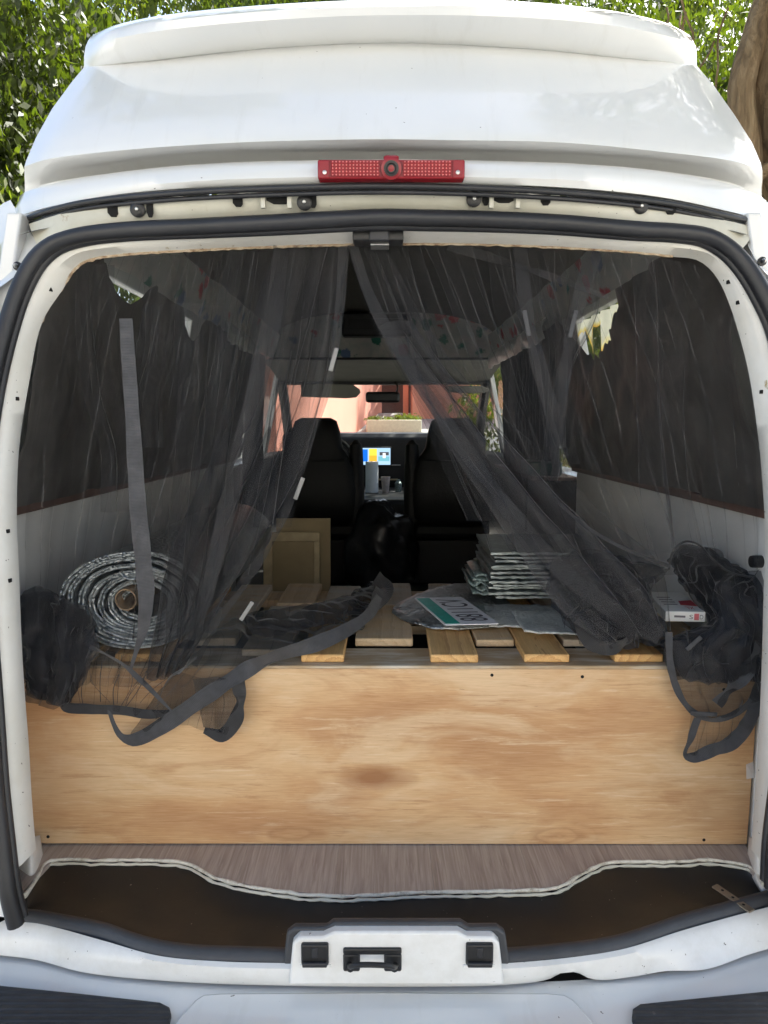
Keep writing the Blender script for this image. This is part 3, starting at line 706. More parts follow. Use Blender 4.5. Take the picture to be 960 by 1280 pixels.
# high brake lamp with reversing camera
k = (-.075+1.4)/FPX/1.05
c0 = at(489, 213, -.078)
half = .125
lampb = MB().box(c0.x-half, c0.x+half, -.086, -.06, c0.z-.0155, c0.z+.0155).build('brake_lamp', M['red_body'], van, bevel=.003)
for s in (-1, 1):
    x0, x1 = sorted((c0.x + s*.020, c0.x + s*.102))
    pane = box('lens', M['red_lens'], lampb, x0, x1, -.0885, -.085, c0.z-.0125, c0.z+.0125, .001)
    mb = MB(); md = MB()
    for i in range(14):
        for j in range(5):
            p = Vector((x0 + (i+.5)*(x1-x0)/14, -.0888, c0.z - .0105 + j*.0053))
            mb.lathe(p, (0, -1, 0), [(.0016, 0), (.0009, .0012)], 5)
    for i in range(15):
        x = x0 + i*(x1-x0)/14; md.box(x-.0005, x+.0005, -.0891, -.0884, c0.z-.0125, c0.z+.0125)
    mb.build('lens_studs', M['lens_stud'], pane); md.build('lens_grid', M['red_dark'], pane)
    sc_ = MB().lathe((c0.x + s*.113, -.0865, c0.z-.006), (0, -1, 0), [(.0035, 0), (.0035, .0015), (.0015, .002)], 12).build('screw', M['steel'], lampb)
    box('lamp_end', M['red_dark'], lampb, min(c0.x+s*.1045, c0.x+s*.1055)-.0004, max(c0.x+s*.1045, c0.x+s*.1055)+.0004, -.0875, -.085, c0.z-.014, c0.z+.014, .0005)
cb = MB().lathe((c0.x, -.07, c0.z+.004), (0, -1, -.25), [(.018, -.02), (.0185, .01), (.0175, .024), (.013, .026)], 28).build('camera_housing', M['red_body'], lampb)
MB().lathe((c0.x, -.094, c0.z-.002), (0, -1, -.25), [(.0125, -.004), (.0125, .003), (.0085, .0035), (.007, .0015), (.003, .001)], 24).build('camera_lens', M['black_plastic'], cb)
MB().lathe((c0.x, -.0735, c0.z+.017), (1, 0, 0), [(.007, -.013), (.009, -.009), (.009, .009), (.007, .013)], 16).build('camera_hinge', M['red_body'], cb)

# ------------------------------------------------------------------ sill, tray, bumper
FL = .62
torn = [(30,1118),(46,1098),(60,1077),(120,1075),(195,1075),(237,1080),(270,1097),(325,1110),(400,1119),(450,1119),(520,1115),(580,1114),(640,1113),(695,1109),(730,1091),(755,1079),(830,1077),(905,1076),(938,1084),(952,1100)]
tq = spline([atz(u, v, FL) for u, v in torn], 160)
# vinyl boards cut along the torn line
def torn_y(x):
    for a, b in zip(tq, tq[1:]):
        if a.x <= x <= b.x and b.x > a.x: return a.y + (b.y-a.y)*(x-a.x)/(b.x-a.x)
    return tq[0].y if x < 0 else tq[-1].y
flr = box('cargo_floor', M['dark_floor'], van, -.78, .78, .06, 4.2, .585, .606, 0)
bx0 = -.76; wid = [.10, .185, .19, .19, .19, .19, .19, .19, .095]
for k_, w_ in enumerate(wid):
    x0, x1 = bx0 + .0002, bx0 + w_ - .0002; bx0 += w_
    xs_ = [x0 + (x1-x0)*i/8 for i in range(9)]
    poly = [(x, min(torn_y(x)+.004, .3), .612) for x in xs_] + [(x1, .75, .612), (x0, .75, .612)]
    mesh('floor_board', MB().prism(poly, (0, 0, FL-.612)).v, MB().prism(poly, (0, 0, FL-.612)).f, M['vinyl'], flr, origin=((x0+x1)/2, .2, .61), recalc=True)
tt = [p + Vector((nz(i*.31)*.003, nz(i*.27, 5)*.003, -.001 + nz(i*.7, 2)*.0015)) for i, p in enumerate(tq)]
MB().tube(tt, [.0038 + .0026*nz(i*.33, 11) for i in range(len(tt))], 8, sq=.9).build('sealant_bead', M['sealant'], van)
MB().tube([p + Vector((0, -.008 + nz(i*.4, 8)*.003, -.004)) for i, p in enumerate(tt)], [.0028 + .0018*nz(i*.5, 12) for i in range(len(tt))], 6).build('sealant_bead', M['cream'], van)
# sill lip line (top edge of the white sill), heights about .60
lipL = [(22,1142),(45,1144),(75,1149),(130,1160),(170,1174),(205,1183),(245,1188),(300,1190),(340,1191),(366,1192)]
lipR = [(628,1192),(660,1190),(720,1184),(770,1176),(810,1164),(850,1150),(900,1136),(950,1122),(985,1112)]
lip = [Z(u, v, .600) for u, v in lipL] + [Z(u, v, .600) for u, v in [(430,1193),(500,1193),(570,1193)]] + [Z(u, v, .600) for u, v in lipR]
lq = spline([pt(p) for p in lip], 160)
# tray: dark mat between the torn line and the lip
V = []; NT_ = 14
tq2 = spline([atz(u, v, FL) + Vector((0, -.004, -.006)) for u, v in torn], 160)
for i in range(160):
    x_ = i/159
    a = tq2[i]; b = lq[i]
    for j in range(NT_):
        t_ = j/(NT_-1); p = a.lerp(b, t_); p.z += -.012*math.sin(math.pi*min(1, t_*1.0))*1.0 + nz(p.x*6, p.y*6)*.002
        V.append(p)
mesh('sill_mat', V, [(i*NT_+j, (i+1)*NT_+j, (i+1)*NT_+j+1, i*NT_+j+1) for i in range(159) for j in range(NT_-1)], M['tray'], van, angle=180)
# rubber lip along the sill
def lip_rows(ps, n=70):
    A = spline([atz(u, v, .602) for u, v in ps], n)
    rows = []
    for (dy, dz) in ((.012, -.006), (.006, .007), (-.004, .010), (-.014, .007), (-.020, -.008)):
        rows.append([p + Vector((0, dy, dz)) for p in A])
    return [p for r in rows for p in r], [(i*n+j, i*n+j+1, (i+1)*n+j+1, (i+1)*n+j) for i in range(4) for j in range(n-1)]
for ps in (lipL, lipR):
    v_, f_ = lip_rows(ps); mesh('sill_seal', v_, f_, M['lip_rubber'], van, angle=70)
# white sill
sill = [
  [Z(10,1148,.600),Z(60,1157,.600),Z(130,1176,.600),Z(200,1195,.600),Z(280,1202,.600),Z(360,1204,.600),Z(430,1206,.600),Z(560,1206,.600),Z(632,1204,.600),Z(720,1196,.600),Z(780,1186,.600),Z(850,1164,.600),Z(910,1147,.600),Z(990,1126,.600)],
  [Z(-6,1156,.596),Z(56,1164,.596),Z(128,1184,.596),Z(200,1202,.596),Z(280,1209,.596),Z(360,1211,.596),Z(430,1212,.596),Z(560,1212,.596),Z(632,1211,.596),Z(722,1203,.596),Z(784,1193,.596),Z(856,1171,.596),Z(916,1154,.596),Z(1000,1132,.596)],
  [Z(-20,1172,.578),Z(50,1180,.578),Z(118,1199,.578),Z(196,1214,.578),Z(280,1220,.578),Z(360,1222,.578),Z(430,1223,.578),Z(560,1223,.578),Z(632,1222,.578),Z(726,1214,.578),Z(790,1206,.578),Z(866,1186,.578),Z(926,1170,.578),Z(1016,1150,.578)],
  [Z(-40,1190,.552),Z(45,1200,.552),Z(102,1215,.552),Z(192,1225,.552),Z(280,1230,.552),Z(360,1232,.552),Z(430,1233,.552),Z(560,1233,.552),Z(632,1231,.552),Z(686,1224,.552),Z(700,1217,.556),Z(714,1211,.562),Z(728,1219,.556),Z(740,1224,.552),Z(790,1221,.552),Z(832,1214,.555),Z(880,1212,.552),Z(940,1192,.552),Z(1030,1168,.552)],
]
loft('sill', sill, M['paint_worn'], van, n=180, byx=True, angle=50)
# latch housing in the middle of the sill
def lx(u): return (u-480)/FPX/.922*1.127
yF = -.274
zb, zs, zt = .574, .660, .669
poly = [(360, zb), (366, zs-.012), (374, zs), (404, zs), (418, zt), (572, zt), (584, zs), (616, zs), (624, zs-.012), (631, zb)]
hp = [(lx(u), yF, z) for u, z in poly]
hs = mesh('latch_housing', MB().prism(hp, (0, .020, 0)).v, MB().prism(hp, (0, .020, 0)).f, M['paint_worn'], van, bevel=.004, recalc=True)
rim = [(352, zb+.01), (358, zs-.006), (368, zs+.004), (408, zs+.004), (416, zt+.004), (576, zt+.004), (586, zs+.004), (622, zs+.004), (632, zs-.006), (640, zb+.01)]
rp = [(lx(u)*1.01, yF+.017, z) for u, z in rim]
rp2 = rp
mesh('latch_rim', MB().prism(rp2, (0, .016, 0)).v, MB().prism(rp2, (0, .016, 0)).f, M['lip_rubber'], van, bevel=.004, recalc=True)
for u0, u1 in ((377, 411), (582, 616)):
    ub = box('rubber_buffer', M['black_plastic'], hs, lx(u0), lx(u1), yF-.007, yF+.004, .614, .652, .003)
    um = (u0+u1)/2
    box('buffer_ledge', M['rubber'], ub, lx(u0)+.002, lx(u1)-.002, yF-.013, yF-.006, .615, .623, .002)
    box('buffer_rib', M['rubber'], ub, lx(um)-.005, lx(um)+.005, yF-.009, yF-.006, .629, .647, .002)
# recess and striker
rc = [(424, .584), (420, .634), (432, .642), (570, .642), (577, .634), (574, .584)]
cx = (lx(429)+lx(502))/2
st_ = MB()
for a, b in ((429, 450), (480, 502)): st_.prism([(lx(a), yF-.004, .601), (lx(b), yF-.004, .601), (lx(b), yF-.004, .632), (lx(a), yF-.004, .632)], (0, .006, 0))
st_.box(lx(429), lx(502), yF-.0042, yF+.002, .631, .643)
so_ = st_.build('striker_plate', M['black_plastic'], hs, bevel=.003)
MB().tube(spline([Vector((lx(437), yF-.003, .613)), Vector((lx(439), yF-.018, .622)), Vector((lx(444), yF-.025, .630)), Vector((lx(486), yF-.025, .629)), Vector((lx(492), yF-.018, .621)), Vector((lx(495), yF-.003, .612))], 24), .0042, 10).build('striker_bar', M['black_plastic'], so_)
for u in (438, 493): MB().lathe((lx(u), yF-.004, .608), (0, -1, 0), [(.0055, 0), (.0055, .003), (.003, .004)], 8).build('striker_bolt', M['black_plastic'], so_)
for a, b in ((374, 414), (579, 619)): box('buffer_frame', M['paint_worn'], hs, lx(a), lx(b), yF-.0022, yF+.01, .606, .6125, .0012)
# bumper
bw = [
  [(-.86, .14, .50), (-.80, -.04, .53), (-.68, -.155, .535), (-.5, -.208, .536), (-.2, -.236, .536), (0, -.24, .536), (.2, -.236, .536), (.5, -.208, .536), (.68, -.155, .535), (.80, -.04, .53), (.86, .14, .50)],
  [(-.92, .10, .49), (-.87, -.16, .528), (-.72, -.25, .536), (-.5, -.285, .537), (-.2, -.295, .537), (0, -.297, .537), (.2, -.295, .537), (.5, -.285, .537), (.72, -.25, .536), (.87, -.16, .528), (.92, .10, .49)],
  [(-.93, .10, .48), (-.89, -.20, .52), (-.74, -.33, .530), (-.5, -.37, .531), (-.2, -.38, .531), (0, -.382, .531), (.2, -.38, .531), (.5, -.37, .531), (.74, -.33, .530), (.89, -.20, .52), (.93, .10, .48)],
  [(-.94, .10, .44), (-.91, -.22, .49), (-.76, -.36, .495), (-.5, -.40, .495), (-.2, -.41, .495), (0, -.412, .495), (.2, -.41, .495), (.5, -.40, .495), (.76, -.36, .495), (.91, -.22, .49), (.94, .10, .44)],
  [(-.93, .10, .30), (-.90, -.21, .30), (-.75, -.345, .30), (-.5, -.385, .30), (-.2, -.395, .30), (0, -.397, .30), (.2, -.395, .30), (.5, -.385, .30), (.75, -.345, .30), (.90, -.21, .30), (.93, .10, .30)],
]
box('underbody_shade', M['hole'], van, -.80, .80, -.12, 4.3, .40, .56, 0)  # box under the body, coloured black for the deep shade behind the sill gap
bump_ = loft('bumper', [[Vector(p) + Vector((0, 0, .010 if i < 3 else 0)) for p in r] for i, r in enumerate(bw)], M['paint'], van, n=80, angle=40)
# raised centre panel of the bumper
cp = [atz(u, v, .551) for u, v in ((255,1241),(480,1239),(705,1241))]
pl = [(cp[0].x-.012, cp[0].y-.016), (cp[0].x, cp[0].y-.003), (cp[0].x+.03, cp[0].y), (0, cp[1].y-.001), (cp[2].x-.03, cp[2].y), (cp[2].x, cp[2].y-.003), (cp[2].x+.014, cp[2].y-.016), (cp[2].x+.05, -.37), (-.01, -.378), (cp[0].x-.05, -.37)]
mesh('bumper_step', MB().prism([(x, y, .5425) for x, y in pl], (0, 0, .0095)).v, MB().prism([(x, y, .5425) for x, y in pl], (0, 0, .0095)).f, M['paint'], bump_, bevel=.005, recalc=True)
for cor in ([(-40,1227),(0,1231),(100,1241),(200,1252),(212,1258),(214,1266),(206,1300),(190,1330),(-60,1320)], [(1000,1234),(960,1238),(880,1246),(800,1254),(791,1260),(790,1270),(800,1300),(814,1330),(1010,1320)]):
    P = [atz(u, v, .555) for u, v in cor]
    mesh('step_pad', MB().prism([p - Vector((0, 0, .012)) for p in P], (0, 0, .012)).v, MB().prism([p - Vector((0, 0, .012)) for p in P], (0, 0, .012)).f, M['step_rubber'], bump_, bevel=.003, recalc=True)
# foot covers of the pillars
A = [[(20,1046,.0),(36,1048,-.02),(50,1044,.03)], [(22,1070,-.01),(38,1072,-.03),(54,1066,.03)], [(24,1100,-.03),(40,1103,-.05),(57,1092,.01)], [(26,1124,-.06),(36,1122,-.07),(50,1108,-.02)]]
loft('pillar_foot', A, M['pillar'], van, n=16, angle=80, solid=.004)
B = [[(936,1046,.03),(948,1050,-.02),(966,1046,.0)], [(934,1070,.03),(948,1074,-.03),(968,1070,-.01)], [(934,1092,.01),(948,1100,-.05),(968,1098,-.03)], [(944,1106,-.02),(955,1116,-.07),(970,1112,-.06)]]
loft('pillar_foot', B, M['pillar'], van, n=16, angle=80, solid=.004)

# ------------------------------------------------------------------ interior lining (parts of the van)
box('side_lining', M['grey_panel'], van, -.80, -.772, .06, 2.4, .60, 1.315, .004)
box('side_lining', M['grey_panel'], van, .772, .80, .06, 1.56, .60, 1.315, .004)
for s, y1 in ((-1, 2.4), (1, 1.58)):
    x0, x1 = sorted((s*.80, s*.755)); box('ledge_trim', M['trim_brown'], van, x0, x1, .055, y1, 1.312, 1.334, .004)
box('door_lining', M['dash'], van, -.80, -.77, 2.38, 4.3, .6, 1.28, .01); box('door_lining', M['dash'], van, .77, .80, 2.592, 4.3, .6, 1.28, .01)
box('door_lining', M['dash'], van, .775, .80, 1.57, 2.59, .6, 1.28, .01)
# headliner arch
hl = []
for y in (.045, .3, 1.0, 2.0, 2.92):
    zc = 1.90 + (2.125-1.90)*min(1, (y-.045)/.55)
    ze = min(zc - .04, 1.99)
    hl.append([Vector((x, y, ze + (zc-ze)*(1-abs(x/.66)**4))) for x in (-.69, -.66, -.55, -.3, 0, .3, .55, .66, .69)])
loft('headliner', hl, M['headliner'], van, n=40, angle=60)
# floral pelmet over the cab
pl_ = [[(x, 2.90 + .006*math.sin(x*30), z) for x in [i*.05-.65 for i in range(27)]] for z in (1.872, 1.95, 2.03, 2.14)]
loft('cab_pelmet', [[Vector(p) for p in r] for r in pl_], M['floral'], van, n=60)
ac = box('overhead_unit', M['black_plastic'], van, -.235, .155, 2.80, 2.90, 1.985, 2.115, .012)
box('unit_vent', M['dash'], ac, -.20, .12, 2.794, 2.802, 2.02, 2.08, .003)
box('pelmet_rail', M['dash'], van, -.66, .66, 2.885, 2.91, 1.862, 1.876, .003)
cabr = [[Vector((x, y, z)) for x in (-.72, -.3, 0, .3, .72)] for y, z in ((2.91, 1.868), (3.2, 1.862), (3.5, 1.83), (3.72, 1.785))]
loft('cab_headliner', cabr, M['cab_liner'], van, n=20)
box('windscreen_header', M['dash'], van, -.72, .72, 3.71, 3.75, 1.765, 1.79, .006)
mesh('windscreen', [(-.68, 3.74, 1.775), (.68, 3.74, 1.775), (.72, 4.42, 1.40), (-.72, 4.42, 1.40)], [(0, 1, 2, 3)], M['glass'], van)
for s in (-1, 1):
    MB().tube([(s*.70, 3.70, 1.80), (s*.72, 4.05, 1.62), (s*.745, 4.42, 1.38)], .035, 8).build('windscreen_pillar', M['dash'], van)
# dashboard
dp = [(3.98, 1.395), (4.02, 1.43), (4.2, 1.437), (4.42, 1.41), (4.42, .7), (4.1, .7), (4.0, 1.0), (3.97, 1.20)]
db = MB().prism([(-.74, y, z) for y, z in dp], (1.48, 0, 0))
dash = mesh('dashboard', db.v, db.f, M['dash'], van, bevel=.02, recalc=True)
for x in (-.13, -.07, -.012):
    MB().lathe((x, 3.985, 1.375), (0, -1, 0), [(.020, 0), (.020, .006), (.014, .008)], 14).build('dash_knob', M['black_plastic'], dash)
box('dash_trim', M['steel'], dash, -.03, .12, 3.955, 3.975, 1.20, 1.206, .002)
box('dash_trim', M['frame_wood'], dash, -.04, .10, 3.93, 3.955, 1.095, 1.105, .002)
box('centre_console', M['dash'], van, -.22, .18, 3.1, 4.0, .62, 1.04, .03)
# windscreen mirror
mr = at(478.5, 496.5, 3.62)
mir = box('rear_view_mirror', M['black_plastic'], van, mr.x-.115, mr.x+.115, 3.60, 3.635, mr.z-.036, mr.z+.036, .02)
MB().tube(spline([Vector((mr.x+.09, 3.63, mr.z+.03)), Vector((mr.x+.10, 3.68, mr.z+.07)), Vector((mr.x+.085, 3.71, mr.z+.11))], 8), .006, 6).build('mirror_stem', M['black_plastic'], mir)
# sun visors
for u0, u1, v0, v1 in ((376, 451, 480, 498), (560, 612, 482, 492)):
    a = at(u0, v0, 3.55); b = at(u1, v1, 3.55); zc = (a.z+b.z)/2; h = (a.z-b.z)/2; n_ = 14
    V = []
    poly = [(a.x, a.z), ((a.x+b.x)/2, a.z), (b.x-.05, a.z-.004), (b.x-.008, zc+h*.3), (b.x, zc-h*.2), (b.x-.03, b.z+.006), (b.x-.10, b.z), (b.x-.2, b.z+.004), (a.x, b.z+.01)]
    mb = MB().prism([(x, 3.545, z) for x, z in poly], (0, .02, 0)); mesh('sun_visor', mb.v, mb.f, M['cab_liner'], van, bevel=.006, recalc=True)
# steering wheel (left-hand drive)
sw = []
for i in range(33):
    a = 2*math.pi*i/32; sw.append(Vector((-.40 + .185*math.cos(a), 3.72 - .185*math.sin(a)*.45, 1.25 + .185*math.sin(a)*.89)))
swo = MB().tube(sw, .014, 8, cap=False).build('steering_wheel', M['black_plastic'], van)
MB().tube([(-.40, 3.73, 1.24), (-.40, 4.02, 1.12)], .045, 10).build('steering_column', M['dash'], swo)
for a in (0, 2.2, 4.1): MB().tube([(-.40, 3.725, 1.245), (-.40 + .18*math.cos(a), 3.72-.18*math.sin(a)*.45, 1.25+.18*math.sin(a)*.89)], .016, 6).build('wheel_spoke', M['black_plastic'], swo)
# front seats
def seat(xc, flip):
    rows = []
    for z, hw, y, th in ((.95, .20, 2.60, .10), (1.0, .215, 2.56, .11), (1.15, .22, 2.55, .11), (1.25, .21, 2.56, .10), (1.32, .18, 2.57, .09), (1.37, .145, 2.575, .085), (1.46, .130, 2.58, .08), (1.515, .112, 2.59, .07), (1.532, .08, 2.60, .05)):
        ring = []
        for i in range(28):
            a = 2*math.pi*i/28; c_, s_ = math.cos(a), math.sin(a)
            ring.append((xc + hw*math.copysign(abs(c_)**.55, c_), y + th*.6*math.copysign(abs(s_)**.6, s_), z))
        rows.append(ring)
    V = [p for r in rows for p in r]; n = 28
    F = [(i*n+j, i*n+(j+1) % n, (i+1)*n+(j+1) % n, (i+1)*n+j) for i in range(len(rows)-1) for j in range(n)] + [tuple(range(n))[::-1], tuple((len(rows)-1)*n+j for j in range(n))]
    sb = mesh('front_seat', V, F, M['seat_leather'], van, angle=60)
    box('seat_cushion', M['seat_leather'], sb, xc-.22, xc+.22, 2.62, 3.12, .86, 1.0, .04)
    box('seat_base', M['dash'], sb, xc-.20, xc+.20, 2.66, 3.08, .607, .86, .01)
    xa = xc + flip*.215
    mb = MB().tube([(xa, 2.56, .95), (xa, 2.565, 1.2), (xa, 2.58, 1.385), (xa, 2.60, 1.405)], [.045, .045, .036, .015], 12); mb.build('seat_wing', M['seat_leather'], sb)
    MB().tube([(xc-.16, 2.478, 1.31), (xc, 2.474, 1.308), (xc+.16, 2.478, 1.31)], .003, 6).build('seat_seam', M['dash'], sb)
seat(-.365, 1); seat(.365, -1)

# ------------------------------------------------------------------ bed platform
bed = thing('bed_platform', 'low wooden bed platform of slats behind a plywood front board', 'bed', (0, .4, .62))
pa, pb = at(33, 836, .062), at(952, 838, .062)
fp = MB().prism([(-.757, .062, .623), (.764, .062, .621), (.768, .062, 1.001), (-.760, .062, 1.004)], (0, .012, 0))
fpo = mesh('front_board', fp.v, fp.f, M['plywood'], bed, bevel=.001, recalc=True)
tag(fpo, 'plywood front board with an oval brown stain')
for u, v in ((615, 844), (728, 846), (300, 846), (96, 884), (905, 862), (880, 1050), (60, 1046)):
    c = at(u, v, .0615); MB().lathe(c, (0, -1, 0), [(.0034, -.002), (.0034, .0002), (.0016, .0006)], 10).build('screw', M['hole'], fpo)
box('side_board', M['pine_pale'], bed, -.765, -.745, .08, .78, .622, .985, .002, own=True); box('side_board', M['pine_pale'], bed, .745, .765, .08, .78, .622, .985, .002, own=True)
box('rail', M['weathered_rail'], bed, -.755, .752, .0645, .185, .988, 1.0085, .002)
box('rail', M['weathered_rail'], bed, -.752, .75, .36, .45, .988, 1.0085, .002)
rl = box('rail', M['pine_pale'], bed, -.752, .75, .63, .745, .988, 1.0085, .002, own=True)
ZT = 1.0095
slats = [(-.70,-.60,.082,.74,'pine_pale',.018),(-.555,-.455,.085,.74,'pine',.017),(-.42,-.33,.195,.75,'weathered',.018),(-.30,-.20,.12,.50,'weathered',.016),(-.172,-.083,.082,.52,'pine',.0165),
         (-.285,-.185,.52,.765,'pine_pale',.018),(-.062,.066,.192,.50,'pine_pale',.018),(-.012,.078,.505,.77,'weathered',.018),(.099,.198,.080,.53,'pine',.017),(.204,.289,.19,.74,'pine_pale',.016),
         (.294,.388,.082,.74,'pine',.017),(.40,.462,.19,.74,'weathered',.016),(.478,.579,.083,.74,'pine',.0165),(.62,.71,.19,.74,'pine_pale',.018),(.13,.20,.54,.765,'weathered',.018),(-.16,-.07,.53,.75,'weathered',.014)]
for i, (x0, x1, y0, y1, m_, th) in enumerate(slats):
    a = (random.random()-.5)*.03
    Mx = Matrix.Translation(((x0+x1)/2, (y0+y1)/2, ZT+th/2)) @ Matrix.Rotation(a, 4, 'Z')
    w2, l2 = (x1-x0)/2, (y1-y0)/2
    b = MB().box(-w2, w2, -l2, l2, -th/2, th/2)
    o = b.build('slat', M[m_], bed, bevel=.003)
    o.location = Mx.translation; o.rotation_euler = (0, 0, a)
ST_ = ZT + .018   # top of the slats

# ------------------------------------------------------------------ roll of foil insulation
roll = thing('insulation_roll', 'fat silver foil bubble-wrap insulation roll lying end-on upon the slats', 'insulation roll', (-.52, .5, ST_))
rc_ = at(171, 742, .115); rc_.z = ST_ + .108
def spiral(turns, n, r0, r1, sq=.70, cx=rc_.x, cz=rc_.z):
    out = []
    for i in range(n):
        t_ = i/(n-1); a = 2*math.pi*turns*t_ + 1.3
        r = r0 + (r1-r0)*t_**.9
        r *= 1 + .022*math.sin(a*2.3 + 1) + .042*nz(a*.55, 4.4) + .020*nz(a*2.2, 9.1)
        lx_, lz_ = r*math.cos(a), r*math.sin(a)*sq
        lz_ += -.018*(1-t_)                # inner turns sag
        out.append(Vector((cx + lx_*1.0, 0, cz + lz_)))
    return out
sp2 = spiral(6.3, 420, .044, .148)
ysr = [0, .004, .012, .05, .12, .22, .34, .48, .62, .76, .88, .95]
V = []
for j, dy in enumerate(ysr):
    for i, p in enumerate(sp2):
        t_ = i/419
        wob = .0016*nz(i*.33, j*.2)*(1 if j < 3 else .6)
        dirv = Vector((p.x-rc_.x, 0, p.z-rc_.z)).normalized()
        yy = .092 + dy*(1 - .04*(1-t_)) + .07*(1-t_) + .006*nz(i*.02, 3) + .008*nz(i*.013, 9)
        V.append(Vector((p.x, yy, p.z)) + dirv*(wob + .003*nz(i*.09, dy*18)))
n = 420
sheet = mesh('foil_sheet', V, [(j*n+i, j*n+i+1, (j+1)*n+i+1, (j+1)*n+i) for j in range(len(ysr)-1) for i in range(n-1)], M['foil'], roll, angle=180, solid=.0062)
ed = []
for i in range(420):
    p = V[i]; ed.append(p + Vector((0, -.001, 0)) + Vector((p.x-rc_.x, 0, p.z-rc_.z)).normalized()*.0026)
MB().tube(ed, [.0030 + .0015*nz(i*.41, 2.2) for i in range(420)], 6).build('foil_edge', M['foil'], sheet)
tc_ = at(154, 752, .11)
MB().lathe((tc_.x, .125, tc_.z), (.06, 1, 0), [(.0205, .9), (.0235, .9), (.0235, 0), (.0205, 0), (.0205, .85)], 26).build('cardboard_tube', M['cardboard'], roll)
# loose flap hanging in the middle of the roll
fl = resample([(148,716,.125),(156,724,.122),(166,726,.12),(178,722,.122),(190,716,.125),(205,716,.13)], 40)
V = [p + Vector((0, d, 0)) for d in (0, .2, .5) for p in fl]
mesh('foil_flap', V, [(j*40+i, j*40+i+1, (j+1)*40+i+1, (j+1)*40+i) for j in range(2) for i in range(39)], M['foil'], roll, angle=180, solid=.005)

# ------------------------------------------------------------------ foil sheets, plate, box
stack = thing('insulation_stack', 'tall stack of folded silver foil insulation sheets on the slats', 'insulation', (.42, .6, ST_))
zz = ST_ + .030
for i in range(12):
    hgt = .0088 + random.random()*.002
    x0, x1, y0, y1 = .275 + random.uniform(-.010, .010), .56 + random.uniform(-.02, .02), .44 + random.uniform(-.018, .014), .76
    N = 26; V = []
    def edge(s): return nz(s*31, i*3.3)*.004
    top = []
    nx, ny = 26, 10
    for layer in (0, 1):
        for jy in range(ny):
            for jx in range(nx):
                x = x0 + (x1-x0)*jx/(nx-1); y = y0 + (y1-y0)*jy/(ny-1)
                if jy == 0: y += edge(x) + .002
                if jx == 0: x += nz(y*40, i)*.004
                bul = .0022*nz(x*26, y*26, i*1.7) + .0014*nz(x*60, y*60, i) + (.001 if layer else -.001)*math.sin(x*240+i)
                edge_in = (jy in (0, ny-1) or jx in (0, nx-1))
                zv = zz + (hgt if layer else 0)
                if edge_in: zv += (-.0022 if layer else .0022)
                V.append((x, y, zv + bul))
    F = []
    for layer in (0, 1):
        o_ = layer*nx*ny
        for jy in range(ny-1):
            for jx in range(nx-1):
                q = (o_+jy*nx+jx, o_+jy*nx+jx+1, o_+(jy+1)*nx+jx+1, o_+(jy+1)*nx+jx); F.append(q if layer else q[::-1])
    per = [jx for jx in range(nx)] + [jy*nx+nx-1 for jy in range(1, ny)] + [(ny-1)*nx+jx for jx in range(nx-2, -1, -1)] + [jy*nx for jy in range(ny-2, 0, -1)]
    for a, b in zip(per, per[1:]+per[:1]): F.append((a, b, b+nx*ny, a+nx*ny))
    mesh('folded_sheet', V, F, M['foil_dull'], stack, angle=60)
    zz += hgt + .0004
small = thing('insulation_offcut', 'small crumpled stack of foil offcuts with pale green folded edges', 'insulation', (.25, .6, ST_))
zz = ST_ + .028
for i in range(5):
    q = [[Vector((.232 + .01*math.sin(i*2.1) + .045*s_ + nz(s_*3, i)*.008, .50 + .2*t_, zz + .012*i + .010*nz(s_*2.5+i, t_*4) + .004*math.sin(s_*9+i))) for s_ in (0, .35, .7, 1)] for t_ in (0, .35, .7, 1)]
    loft('folded_sheet', q, M['foil_edge'], small, n=16, solid=.006, angle=180)
def flat_sheet(name, mat, corners, label, cat, zb, bumps=.004, nxy=30, thick=.004, rnd=0):
    P = [atz(u, v, zb) for u, v in corners]
    A = []
    for i in range(nxy):
        for j in range(nxy):
            s_, t_ = i/(nxy-1), j/(nxy-1)
            p = P[0].lerp(P[1], s_).lerp(P[3].lerp(P[2], s_), t_)
            p.z += bumps*nz(p.x*22, p.y*22, zb*50) + bumps*.6*nz(p.x*70, p.y*70)
            p.x += .004*nz(p.y*40, 3); p.y += .004*nz(p.x*40, 8)
            A.append(p)
    F = [(i*nxy+j, (i+1)*nxy+j, (i+1)*nxy+j+1, i*nxy+j+1) for i in range(nxy-1) for j in range(nxy-1)]
    return tag(mesh(name, A, F, mat, None, angle=180, solid=thick), label, cat)
flat_sheet('insulation_sheet', M['foil_flat'], [(612, 783), (735, 792), (735, 758), (604, 756)], 'flat crinkled foil insulation sheet lying under the tall folded stack', 'insulation', ST_+.008, .005)
flat_sheet('insulation_sheet', M['foil_flat'], [(655, 790), (770, 796), (770, 762), (640, 766)], 'flat foil sheet half covered by black netting beside the folded stack', 'insulation', ST_+.018, .004)
